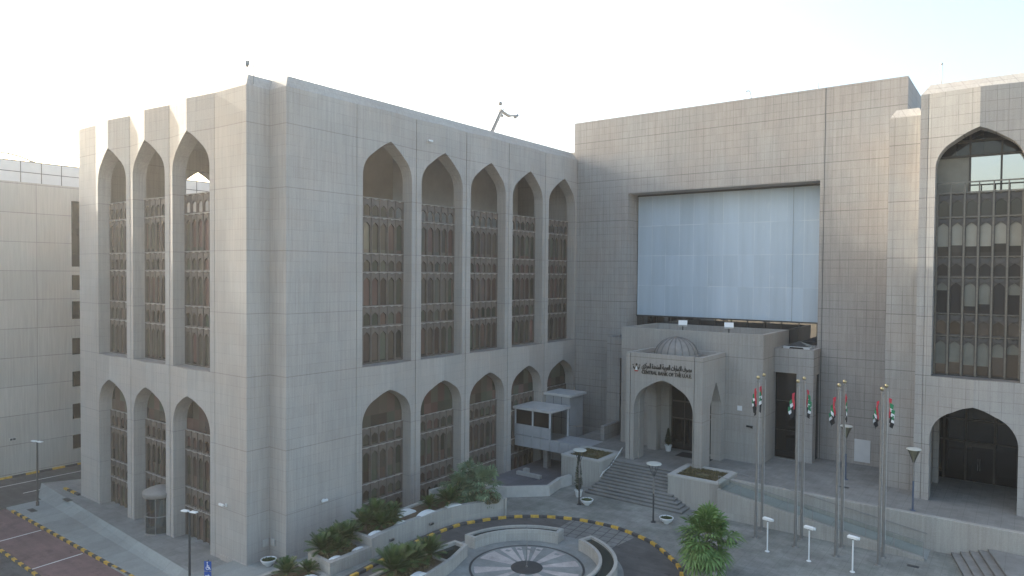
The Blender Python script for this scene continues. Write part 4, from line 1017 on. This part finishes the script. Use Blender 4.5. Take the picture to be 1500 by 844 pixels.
# ================================================================== LAMPS
def y_lamp(kind):
    t = thing('plaza_lamp', '', 'lamp'); h = 3.72 if kind == 'v' else 3.65; dr_ = .47 if kind == 'v' else .40
    m = MB(); m.cyl((0,0,0),(0,0,h-1.05),.055,.05,12); m.cyl((0,0,0),(0,0,.04),.16,.15,14); m.build('pole', M['darksteel'] if kind == 'v' else M['bluesteel'], t)
    m = MB(); m.cyl((0,0,h-1.9),(0,0,h-.8),.058,.054,12); m.build('sleeve', M['steel'], t)
    for k in range(4):
        a = PI/4 + k*PI/2; m = MB(); m.cyl((.03*math.cos(a),.03*math.sin(a),h-.85),(.36*math.cos(a),.36*math.sin(a),h-.06),.022,n=6); m.build('strut', M['darksteel'], t)
    if kind == 'c':
        m = MB(); m.lathe((0,0,0), [(.05, h-.78), (.35, h-.06)], 24); m.build('cone_shade', M['cone'], t)
    m = MB(); m.lathe((0,0,0), [(.001,h),(dr_-.03,h-.005),(dr_,h-.04),(dr_-.03,h-.075),(.001,h-.07)], 28, smooth=False); m.build('disc', M['frost'], t)
    return t
v = y_lamp('v'); v.location = (16.91, 17.44, G); tag(v, 'lamp with round disc on thin struts, standing before the middle of the steps', 'lamp', 'disc lamps on the forecourt')
dup(v, (11.5, 17.45, G), 0, 'lamp with round disc on thin struts, beside the potted cypress', 'disc lamps on the forecourt')
c = y_lamp('c'); c.location = (25.8, 28.3, L); tag(c, 'cone shaped lamp on the terrace near the pale wall hatch, behind the flagpoles', 'lamp', 'cone lamps on the terrace')
dup(c, (30.27, 24.0, L), 0, 'cone shaped lamp on the terrace edge before the dark arched porch', 'cone lamps on the terrace')
# white floodlights on posts
fl = None
for (x, y), lb in zip(((24.0, 17.12), (26.2, 17.16), (28.38, 17.1)), ('white floodlight post nearest the fan palm', 'white floodlight post between the other two, by the second pair of flagpoles', 'white floodlight post farthest from the fan palm')):
    if fl is None:
        fl = thing('floodlight_post', lb, 'floodlight', (x, y, G), R(-12), 'white floodlights on posts')
        m = MB(); m.cyl((0,0,0),(0,0,1.72),.04,.038,12); m.cyl((0,0,0),(0,0,.03),.13,.12,14); m.build('post', M['white'], fl)
        m = MB(); m.cyl((0,0,1.70),(0,0,1.76),.05,.05,10); m.build('swivel', M['black'], fl)
        m = MB(); m.bbox(-.27, -.09, 1.76, .25, .10, 1.92, .05); m.cyl((.25,.01,1.84),(.32,.01,1.835),.075,.085,12); m.build('housing', M['white'], fl)
    else: dup(fl, (x, y, G), R(-12), lb)
def street_lamp(loc, rz, h, lab, double):
    t = thing('street_lamp', lab, 'lamp', loc, rz, 'slim street lamps with flat heads')
    m = MB(); m.cyl((0,0,0),(0,0,h),.07,.05,12); m.cyl((0,0,0),(0,0,.3),.11,.10,12); m.build('pole', M['darksteel'], t)
    for s in (-1, 1):
        m = MB(); m.cyl((0,0,h),(s*.15,0,h+.03),.025,n=6); m.bbox(min(s*.1, s*.52), -.11, h, max(s*.1, s*.52), .11, h+.07, .02); m.build('lamp_head', M['white'], t)
    return t
street_lamp((-23.2, -2.45, LS), .3, 4.75, 'slim street lamp with flat white heads, by the far end of the red parking', True)
street_lamp((-1.5, -2.55, LS), .3, 4.15, 'slim street lamp with flat white heads, before the nearest arch of the end front', True)
# wheelchair parking sign
sg = thing('parking_sign', 'blue wheelchair parking sign on a post by the corner of the wing', 'sign', (.5, -2.6, -.6))
m = MB(); m.cyl((0,0,-.1),(0,0,1.9),.03,n=10); m.build('post', M['darksteel'], sg)
sgr = R(30)
m = MB(); m.box(-.20, -.06, 1.32, .20, -.035, 1.84); m.box(-.20, -.06, .80, .20, -.035, 1.28); p_ = m.build('plate', M['signblue'], sg); p_.rotation_euler = (0, 0, sgr)
m = MB(); y_ = -.064
def dq(pts): m.add([(a, y_, b) for a, b in pts], [tuple(range(len(pts)))])
n_ = 14; 
ring = [(.10*math.cos(2*PI*i/n_)-.01, .10*math.sin(2*PI*i/n_)+1.48) for i in range(n_)]; rin = [(.07*math.cos(2*PI*i/n_)-.01, .07*math.sin(2*PI*i/n_)+1.48) for i in range(n_)]
for i in range(-5, 6): j = i+1; dq([ring[i-4], ring[j-4], rin[j-4], rin[i-4]])
dq([(-.04,1.5),(0,1.5),(0,1.72),(-.04,1.72)]); dq([(-.02,1.58),(.09,1.58),(.09,1.615),(-.02,1.615)]); dq([(0,1.5),(.08,1.5),(.13,1.38),(.17,1.39),(.11,1.54),(0,1.54)])
dq([(-.02+.035*math.cos(2*PI*i/10), 1.775+.035*math.sin(2*PI*i/10)) for i in range(10)])
dq([(-.14,1.01),(.02,1.01),(.02,.94),(.15,1.045),(.02,1.15),(.02,1.08),(-.14,1.08)])
s_ = m.build('symbol', M['whitef'], p_)

# guard booth (round glazed entrance drum) in the end arcade
gb = thing('entrance_drum', 'round glazed entrance drum with thick canopy in the middle arch of the end front', 'entrance drum', (-9.95, .0, LG))
m = MB(); m.lathe((0,0,0), [(.001,3.05),(.35,3.0),(.75,2.86),(1.0,2.72),(1.03,2.66),(1.0,2.40),(.86,2.36),(.001,2.36)], 28); m.build('canopy', M['lead'], gb)
m = MB(); m.lathe((0,0,0), [(.82,.05),(.82,2.42)], 28); m.build('curved_glass', M['clear'], gb)
m = MB()
for k in range(6):
    a = k*PI/3+.3; m.cyl((.84*math.cos(a),.84*math.sin(a),0),(.84*math.cos(a),.84*math.sin(a),2.42),.035,n=8)
m.lathe((0,0,0), [(.80,0),(.88,0),(.88,.07),(.80,.07)], 28); m.lathe((0,0,0), [(.80,1.15),(.87,1.15),(.87,1.2),(.80,1.2)], 28); m.build('frame', M['steel'], gb)
m = MB()
for a in (.3, .3+PI/2): m.quad((.78*math.cos(a),.78*math.sin(a),.1),(-.78*math.cos(a),-.78*math.sin(a),.1),(-.78*math.cos(a),-.78*math.sin(a),2.35),(.78*math.cos(a),.78*math.sin(a),2.35))
m.build('door_leaf', M['clear'], gb)

# ================================================================== POTS AND BOWLS
bw = None
for (x, y, z), lb in zip(((17.65, 17.75, G), (11.95, 17.7, G), (1.0, .75, 0.0)), ('white planting bowl at the foot of the middle disc lamp', 'white planting bowl beside the potted cypress', 'white planting bowl in the notch of the wing corner')):
    if bw is None:
        bw = thing('planting_bowl', lb, 'planter', (x, y, z), group='white planting bowls')
        m = MB(); m.lathe((0,0,0), [(.16,0),(.18,.05),(.34,.17),(.43,.34),(.45,.38),(.40,.39),(.38,.32)], 24); m.build('bowl', M['white'], bw)
        m = MB(); m.lathe((0,0,0), [(.001,.34),(.39,.32)], 20); m.build('soil', M['soil'], bw)
        m = MB()
        for k in range(260):
            a = rnd.uniform(0, 2*PI); r_ = .36*math.sqrt(rnd.random()); b = rnd.uniform(0, 2*PI); s = rnd.uniform(.03, .06); q = (r_*math.cos(a), r_*math.sin(a), .33)
            m.add([q, (q[0]+s*math.cos(b), q[1]+s*math.sin(b), .33+rnd.uniform(.02,.09)), (q[0]-s*math.sin(b), q[1]+s*math.cos(b), .34)], [(0,1,2)])
        m.build('planting', M['cycad'], bw)
    else: dup(bw, (x, y, z), rnd.random()*3, lb)
def conifer(loc, lab, h, r0, cat='potted tree'):
    t = thing('potted_cypress', lab, cat, loc, group='trees in white pots')
    m = MB(); m.lathe((0,0,0), [(.17,0),(.20,.04),(.25,.38),(.29,.42),(.29,.48),(.25,.48),(.24,.43)], 18); m.build('pot', M['white'], t)
    m = MB(); m.cyl((0,0,.4),(0,0,h*.9),.035,.012,8); m.build('trunk', M['trunk'], t)
    m = MB()
    for k in range(1500):
        q = rnd.random()**1.2; z = .52 + q*(h-.52); rr_ = r0*(1-q)**.8*(.35+.65*min(1, q*7)) + .02
        a = rnd.uniform(0, 2*PI); d = rr_*math.sqrt(rnd.uniform(.25, 1)); s = rnd.uniform(.03, .065)
        p0 = Vector((d*math.cos(a), d*math.sin(a), z)); u = Vector((math.cos(a), math.sin(a), 1.4)).normalized()*s*1.5; w_ = Vector((-math.sin(a), math.cos(a), rnd.uniform(-.4,.4)))*s*.6
        m.add([p0-w_, p0+w_, p0+u], [(0,1,2)])
    m.build('crown', M['cypress'], t); return t
conifer((10.6, 18.85, G), 'slim dark cypress in white pot beside a disc lamp', 2.9, .33)
conifer((13.2, 27.9, L), 'dark shrub in white pot beside the entrance door inside the porch', 1.75, .30)
m = MB(); m.lathe((17.1, 28.0, L), [(.001,.62),(.16,.62),(.19,.58),(.15,.02),(.001,.0)], 14); tag(m.build('white_bin', M['white']), 'small white bin at the side arch of the porch', 'bin')

# ================================================================== PLANTS
def cycad_parts(seed, n=38, ln=.95, up=1.15, trunk=.22):
    r = random.Random(seed); m = MB()
    for k in range(n):
        a = k*2.39996 + r.uniform(-.2, .2); e = up*(1 - k/n*.98) + .22 + r.uniform(-.1, .1); l = ln*r.uniform(.8, 1.1)
        p = Vector((0, 0, trunk)); d = Vector((math.cos(a)*math.cos(e), math.sin(a)*math.cos(e), math.sin(e))); seg = 12
        side = Vector((-math.sin(a), math.cos(a), 0)); pts = []
        for i in range(seg+1):
            pts.append(p.copy()); p = p + d*(l/seg); d = (d + Vector((0, 0, -.035 - .05*(i/seg)))).normalized()
        for i in range(1, seg):
            t = i/seg; q = pts[i]; fw_ = (pts[i+1]-pts[i-1]).normalized(); ll = .25*l*math.sin(PI*min(.97, .12+t*.86))**.7 + .03
            for s in (-1, 1):
                for o_ in (0, .5):
                    b = q + fw_*(l/seg*o_); tip = b + side*(s*ll*.86) + fw_*(ll*.5) + Vector((0, 0, .10*ll))
                    wv = fw_*.021
                    m.add([b-wv, b+wv, tip], [(0,1,2)])
        for i in range(seg):
            q0, q1 = pts[i], pts[i+1]; m.quad(q0-side*.008, q0+side*.008, q1+side*.006, q1-side*.006)
    t = MB(); t.cyl((0,0,-.1),(0,0,trunk+.05),.13,.11,10)
    return m, t
cyp = []
def make_cycad(seed, loc, s, lab, mat='cycad', **kw):
    root = thing('cycad', lab, 'plant', loc, rnd.uniform(0, 6), 'dark cycads in the planters')
    a, b = cycad_parts(seed, **kw); a.build('fronds', M[mat], root); b.build('trunk', M['trunk'], root); root.scale = (s, s, s); return root
proto_c = make_cycad(1, (5.75, .75, 1.85), 1.05, 'dark cycad at the near end of the lower stepped planter')
proto_d = make_cycad(2, (5.6, 1.65, 1.85), 1.15, 'dark cycad in the middle of the lower stepped planter', n=34, up=1.25)
rest = [((5.7, 2.45, 1.85), 1.2, 'dark cycad at the far end of the lower stepped planter'), ((6.3, 1.35, 1.85), .85, 'low cycad at the outer side of the lower stepped planter'),
        ((5.7, 3.75, 2.3), 1.1, 'dark cycad at the near end of the upper curved planter'), ((5.45, 4.75, 2.3), 1.25, 'greyish cycad in the middle of the trio in the upper curved planter'), ((5.75, 5.7, 2.3), 1.0, 'dark cycad at the far side of the trio in the upper curved planter'),
        ((6.35, 4.4, 2.3), .9, 'low cycad at the outer side of the trio in the upper curved planter'), ((6.2, 5.3, 2.3), .85, 'small cycad beside the white stone in the upper curved planter'), ((6.2, 8.5, 2.3), .8, 'small cycad before the second arch in the upper curved planter'), ((6.7, 9.7, 2.3), 1.1, 'dark cycad next to the dusty palm clump'),
        ((5.6, -1.3, 1.25), .95, 'dark cycad in the lowest planter, at the bottom edge'), ((6.1, -.35, 1.25), .7, 'small bright cycad in the lowest planter'),
        ((10.75, 3.75, G+.55), 1.15, 'cycad at the upper end of the angled shrub trough'), ((10.7, 2.4, G+.55), 1.2, 'cycad in the middle of the angled shrub trough'), ((10.8, 1.1, G+.55), 1.4, 'large cycad at the lower end of the angled shrub trough')]
for k, (loc, s, lb) in enumerate(rest): dup(proto_c if k % 2 == 0 else proto_d, loc, rnd.uniform(0, 6), lb, scale=s)

def fan_leaf(m, base, d, size, r, droop):
    """a pleated fan blade at the end of a stalk"""
    side = d.cross(Vector((0, 0, 1)));  side = side.normalized() if side.length > .05 else Vector((1, 0, 0))
    nrm = side.cross(d).normalized(); n = 17
    for k in range(n):
        a = R(-118 + 236*k/(n-1)) ; v_ = (d*math.cos(a) + side*math.sin(a)).normalized(); l = size*(1-.22*abs(k-(n-1)/2)/(n/2))*r.uniform(.88, 1.08)
        w_ = v_.cross(nrm)*(size*.072)
        mid = base + v_*(l*.6) + nrm*(.05*size*(1 if k % 2 else -1)); tip = base + v_*l + Vector((0, 0, -droop*l*r.uniform(.5, 1.4)))
        m.add([base, mid - w_, tip, mid + w_], [(0, 1, 2, 3)])
def fan_palm(name, lab, loc, h, nleaf, size, mat, seed, spread=.9, dead=6, cat='palm', group=None):
    r = random.Random(seed); t = thing(name, lab, cat, loc, group=group); m = MB(); dm = MB(); st = MB()
    for k in range(nleaf):
        a = k*2.39996 + r.uniform(-.5, .5); q = k/nleaf; e = R(88 - 125*q) + r.uniform(-.3, .3)
        d = Vector((math.cos(a)*math.cos(e), math.sin(a)*math.cos(e), math.sin(e))); l = spread*r.uniform(.55, 1.3)
        p0 = Vector((r.uniform(-.06, .06), r.uniform(-.06, .06), h - .5*q)); p1 = p0 + d*l*.55; d2 = (d + Vector((0, 0, -.25-.2*q))).normalized(); p2 = p1 + d2*l*.45
        s = Vector((-math.sin(a), math.cos(a), 0))*.014
        st.quad(p0-s, p0+s, p1+s, p1-s); st.quad(p1-s, p1+s, p2+s, p2-s)
        fan_leaf(m, p2, (d2 + Vector((r.uniform(-.3,.3), r.uniform(-.3,.3), r.uniform(-.3, .1)))).normalized(), size*r.uniform(.7, 1.2), r, r.uniform(.12, .4))
    for k in range(dead):
        a = r.uniform(0, 6.28); e = R(r.uniform(-80, -35)); d = Vector((math.cos(a)*math.cos(e), math.sin(a)*math.cos(e), math.sin(e)))
        fan_leaf(dm, Vector((0, 0, h-.3)) + d*r.uniform(.4, .8), d, size*r.uniform(.6, .95), r, .3)
    m.build('fronds', M[mat], t); st.build('stalks', M['stalk'], t)
    if dead: dm.build('dead_fronds', M['bush'], t)
    m = MB(); m.cyl((0,0,-.15),(0,0,h-.3),.22,.17,12); m.build('trunk', M['trunk'], t); return t
fan_palm('fan_palm', 'bushy bright green fan palm standing in the forecourt by the driveway', (22.35, 12.3, G), 1.85, 54, .92, 'fan', 5, .95, 16)
pk = thing('palm_planter', 'low square stone planter round the foot of the fan palm', 'planter', (22.35, 12.3, G))
m = MB(); roofz(m, 21.6, 11.55, 23.1, 13.05, G+.45, .18, .12); 
for a, b in (((21.6,11.55),(23.1,11.55)),((23.1,11.55),(23.1,13.05)),((23.1,13.05),(21.6,13.05)),((21.6,13.05),(21.6,11.55))): m.quad((*a,G-.1),(*b,G-.1),(*b,G+.45),(*a,G+.45))
m.build('box', M['stonePlanter'], pk, True)
for k, (x, y, s, lb) in enumerate(((6.4, 11.0, 1.0, 'dusty fan palm of the clump nearest the small cycads'), (7.6, 12.0, 1.1, 'dusty fan palm of the clump nearest the kerb'), (6.3, 12.2, 1.15, 'dusty fan palm of the clump nearest the arched wall'))):
    o = fan_palm('dwarf_palm', lb, (x, y, 2.3), .8, 30, .66, 'dustypalm', 31+k, .8, 5, group='dusty fan palms in a clump'); o.scale = (s, s, s)
def shrub(loc, rx, ry, rz_, n, lab, mat='bush'):
    t = thing('low_shrub', lab, 'shrub', loc); m = MB()
    for k in range(n):
        a = rnd.uniform(0, 2*PI); b = math.acos(rnd.uniform(0, 1)); d = rnd.uniform(.6, 1.0)**.5
        p0 = Vector((rx*d*math.sin(b)*math.cos(a), ry*d*math.sin(b)*math.sin(a), rz_*d*math.cos(b))); s = rnd.uniform(.03, .075)
        u = Vector((rnd.uniform(-1,1), rnd.uniform(-1,1), rnd.uniform(-.2,1))).normalized()*s*1.6; w_ = u.orthogonal().normalized()*s*.6
        m.add([p0, p0+u*.5+w_, p0+u, p0+u*.5-w_], [(0,1,2,3)])
    m.build('foliage', M[mat], t); m = MB()
    for k in range(7): a = k*.9; m.cyl((0,0,-.1),(rx*.6*math.cos(a),ry*.6*math.sin(a),rz_*.6),.018,.008,5)
    m.build('stems', M['trunk'], t); return t
shrub((7.9, 12.0, 2.25), .95, .75, .6, 2600, 'brownish low shrub at the foot of the dusty palm clump')
shrub((6.2, 1.5, 1.8), .7, 1.1, .28, 1300, 'low groundcover shrub under the cycads of the lower planter', 'drygrass')
shrub((6.0, 4.9, 2.25), .7, 1.3, .22, 1300, 'low groundcover shrub under the cycads of the upper planter', 'drygrass')
shrub((10.9, 2.2, G+.5), .7, 1.7, .3, 1300, 'low groundcover shrub in the angled trough', 'drygrass')

# ================================================================== SMALL WALL AND ROOF FITTINGS
def dome_camera(loc, lab):
    t = thing('security_camera', lab, 'camera', loc); m = MB()
    m.cyl((0,0,-.6),(0,0,.55),.035,n=8); m.tube([(0,0,.55),(-.12,-.04,.72),(-.34,-.12,.74)], .03, 8); m.build('bracket', M['steel'], t)
    m = MB(); m.cyl((-.40,-.14,.72),(-.40,-.14,.52),.13,.13,12); m.sphere((-.40,-.14,.50), .11, 12, 8); m.build('dome_housing', M['steel'], t); return t
dome_camera((.0, .45, 28.0), 'dome security camera on a bent pole at the roof corner of the arcaded wing')
def bullet_camera(loc, rz, lab, mat='white'):
    t = thing('security_camera', lab, 'camera', loc, rz); m = MB()
    m.box(-.07,-.06,-.09,.07,0,.09); m.cyl((0,-.05,0),(0,-.28,.05),.02,n=6); m.build('bracket', M[mat], t)
    m = MB(); m.bbox(-.30, -.34, .02, .12, -.22, .14, .02); m.build('housing', M[mat], t); return t
bullet_camera((X1+.004, 13.1, 25.9), PI/2, 'small security camera high on the long front above the arches')
bullet_camera((X1+.004, 4.1, 3.0), PI/2, 'small security camera low on the blank wall by the corner')
bullet_camera((-2.05, -.004, 3.05), 0, 'white security camera low on the end front beside the last arch')
bullet_camera((19.45, by0-.004, 5.75), 0, 'small dark camera on the granite wall below a pale plate', 'black')
wl = None
for (x, y, z, rz), lb in zip(((.03, 1.18, .95, PI/2), (.42, 1.47, 1.0, 0)), ('pale socket box facing the steps side in the wing corner notch', 'pale socket box facing the parking side in the wing corner notch')):
    m = MB(); m.box(-.17,-.08,-.2,.17,.0,.2); m.box(-.12,-.1,-.14,.12,-.082,.14); o = m.build('socket_box', M['capstone']); o.location = (x, y, z); o.rotation_euler = (0,0,rz); tag(o, lb, 'socket box', 'socket boxes in the corner notch')
# step lights in the planter wall
for (x, y), lb in zip(((7.18, 1.2), (7.23, 4.4), (7.25, 7.6)), ('wall light on the lower stepped planter', 'nearer wall light on the upper curved planter', 'farther wall light on the upper curved planter')):
    t = thing('step_light', lb, 'light', (x, y, G+.55), group='recessed wall lights along the planter'); m = MB(); m.box(-.04,-.15,-.07,.06,.15,.07); m.build('frame', M['steel'], t)
    m = MB(); m.box(.061,-.12,-.04,.07,.12,.04); m.build('lens', M['black'], t)
t = thing('step_light', 'wall light on the inside of the curved trough behind the fountain', 'light', (fc[0]+3.97*math.cos(R(104)), fc[1]+3.97*math.sin(R(104)), G+.5), R(14)); m = MB(); m.box(-.14,-.05,-.07,.14,.05,.07); m.build('frame', M['steel'], t); m = MB(); m.box(-.11,-.06,-.04,.11,-.051,.04); m.build('lens', M['frost'], t)
# floodlights on the entrance block roof
for x, lb in ((13.2, 'white floodlight on the entrance block roof, nearer the dome'), (16.95, 'white floodlight on the entrance block roof, nearer the slot windows')):
    t = thing('roof_floodlight', lb, 'floodlight', (x, 30.4, 12.0), R(20), 'white floodlights on the entrance roof')
    m = MB(); m.cyl((0,0,-.05),(0,0,.75),.04,n=8); m.build('stand', M['black'], t); m = MB(); m.add([(-.34,-.2,.8),(.34,-.2,.8),(.34,.12,1.15),(-.34,.12,1.15),(-.34,-.05,.68),(.34,-.05,.68),(.34,.25,1.02),(-.34,.25,1.02)], [(0,1,2,3),(7,6,5,4),(0,4,5,1),(1,5,6,2),(2,6,7,3),(3,7,4,0)]); m.build('housing', M['white'], t)
# skylight box on the right side bay, condenser on the left one
t = thing('skylight', 'dark glazed pyramid skylight in a pale frame', 'skylight', (21.6, 32.5, 10.88))
m = MB(); m.box(-.95,-.75,0,.95,.75,.62); m.build('curb', M['offwhite'], t); m = MB(); m.add([(-.9,-.7,.62),(.9,-.7,.62),(.9,.7,.62),(-.9,.7,.62),(0,0,1.0)], [(0,1,4),(1,2,4),(2,3,4),(3,0,4)]); m.add([(-.8,-.762,.05),(.8,-.762,.05),(.45,-.762,.58),(-.45,-.762,.58)], [(0,1,2,3)]); m.build('pyramid_glass', M['glassDark'], t)
t = thing('air_condenser', 'louvred air conditioning condenser on a low flat roof beside the entrance block', 'condenser', (7.85, 32.2, 10.88))
m = MB(); m.box(-.75,-.5,0,.75,.5,1.0); m.build('casing', M['offwhite'], t); m = MB()
for k in range(7): m.box(-.66,-.53,.12+k*.11,.66,-.505,.17+k*.11)
m.each('louvre', M['darksteel'], t)
# roof cleaning crane
t = thing('facade_crane', 'steel window cleaning crane with bent jib above the long front roof', 'crane', (-3.0, 24.8, 27.2))
m = MB(); m.box(-.8,-.8,0,.8,.8,1.0); m.build('carriage', M['offwhite'], t)
m = MB(); m.cyl((0,.3,.9),(0,2.5,4.35),.12,.10,8); m.cyl((.25,.3,.9),(.25,2.5,4.35),.06,.06,6); m.build('mast', M['steel'], t)
m = MB(); m.cyl((0,2.3,4.25),(0,3.7,3.95),.16,.14,8); m.cyl((0,3.6,3.97),(0,4.9,4.25),.09,.08,8); m.sphere((0,2.35,4.85),.19,10,8); m.sphere((0,2.65,3.8),.14,10,8); m.cyl((0,2.35,4.8),(0,3.9,4.1),.03,n=5); m.cyl((0,4.55,4.0),(0,5.0,4.3),.14,n=8); m.build('jib', M['steel'], t)
m = MB(); m.cyl((0,3.9,3.9),(0,3.9,2.9),.015,n=4); m.build('cable', M['darksteel'], t)
for (x, y, z, h), lb in zip(((16.9, 33.6, 30.8, .75), (22.35, 33.6, 30.8, .55)), ('short bent roof vent pipe on the central block', 'thin lightning rod on the central block')):
    m = MB(); m.cyl((x,y,z-.1),(x,y,z+h),.04,n=6)
    if h > .6: m.tube([(x,y,z+h),(x+.3,y,z+h),(x+.45,y,z+.1)], .04, 6)
    tag(m.build('roof_pipe', M['steel']), lb, 'pipe')
m = MB(); m.cyl((30.85, 28.0, 28.3), (30.85, 28.0, 29.9), .035, n=6); m.sphere((30.85, 28.0, 29.95), .07, 8, 6); tag(m.build('lightning_rod', M['steel']), 'slim lightning rod on the roof above the bronze lattice window', 'lightning rod')
t = thing('facade_crane', 'low roof crane lying on the roof of the concrete panelled building', 'crane', (-34.5, .3, 25.95)); m = MB(); m.tube([(0,-3.0,.55),(0,-1.0,.75),(0,0,.6),(0,1.6,.05)], .09, 6); m.build('jib', M['steel'], t); m = MB(); m.box(-.4,-3.3,0,.4,-2.8,.7); m.build('carriage', M['steel'], t)
t = thing('wall_vent', 'small square vent low on the concrete panelled building', 'vent', (XE+.02, -.9, 2.5)); m = MB(); m.box(0,-.25,-.12,.08,.25,.12); m.build('casing', M['capstone'], t); m = MB(); m.box(.081,-.2,-.08,.09,-.02,.08); m.box(.081,.02,-.08,.09,.2,.08); m.build('grille', M['darksteel'], t)

# ================================================================== LIGHT, SKY, CAMERA
hm = bpy.data.materials.new('dusty_air'); hm.use_nodes = True; ht = hm.node_tree; ht.nodes.remove(ht.nodes['Principled BSDF'])
pv = ht.nodes.new('ShaderNodeVolumePrincipled'); pv.inputs['Color'].default_value = (.95, .945, .94, 1); pv.inputs['Density'].default_value = .00052; pv.inputs['Anisotropy'].default_value = .55
ht.links.new(pv.outputs[0], ht.nodes['Material Output'].inputs['Volume'])
m = MB(); m.box(-330, -330, -3.2, 330, 330, 38); tag(m.build('haze', hm), kind='stuff')  # thin dusty air, added to stand in for lens glare as well

w = bpy.data.worlds.new('World'); S.world = w; w.use_nodes = True
nt = w.node_tree; bg = nt.nodes['Background']; sky = nt.nodes.new('ShaderNodeTexSky'); sky.sky_type = 'NISHITA'; sky.sun_disc = False
SUN_EL, SUN_AZ = 20.0, 268.4
sky.sun_elevation = R(SUN_EL); sky.sun_rotation = R(SUN_AZ); sky.altitude = 10; sky.air_density = 1.0; sky.dust_density = 4.5; sky.ozone_density = 1.0
nt.links.new(sky.outputs[0], bg.inputs[0]); bg.inputs[1].default_value = .15
sl = bpy.data.lights.new('sun', 'SUN'); sl.energy = 3.2; sl.angle = R(.8); sl.color = (1, .95, .88)
so = bpy.data.objects.new('sun', sl); COL.objects.link(so)
az = R(SUN_AZ); sd = Vector((math.sin(az)*math.cos(R(SUN_EL)), math.cos(az)*math.cos(R(SUN_EL)), math.sin(R(SUN_EL))))
so.rotation_euler = sd.to_track_quat('Z', 'Y').to_euler()
cam = bpy.data.cameras.new('camera'); co = bpy.data.objects.new('camera', cam); COL.objects.link(co); S.camera = co
cam.sensor_width = 36; cam.lens = 36*1021.19/1500; cam.shift_y = 3.79/1500; cam.clip_end = 3000; cam.clip_start = .5
yaw, pit, rol = .641089, .0238476, .0080883
fw = Vector((-math.sin(yaw)*math.cos(pit), math.cos(yaw)*math.cos(pit), -math.sin(pit))); rt = Vector((math.cos(yaw), math.sin(yaw), 0)); up = rt.cross(fw)
r2 = rt*math.cos(rol) + up*math.sin(rol); u2 = up*math.cos(rol) - rt*math.sin(rol)
mat = Matrix((r2, u2, -fw)).transposed().to_4x4(); mat.translation = (35.6198, -22.6103, 16.7624); co.matrix_world = mat
S.view_settings.view_transform = 'Standard'; S.view_settings.look = 'None'; S.view_settings.gamma = 1; S.view_settings.use_curve_mapping = False
S.view_settings.exposure = 1.92
S.view_settings.use_white_balance = True; S.view_settings.white_balance_temperature = 6800; S.view_settings.white_balance_tint = 6
S.cycles.use_denoising = True; S.cycles.max_bounces = 6
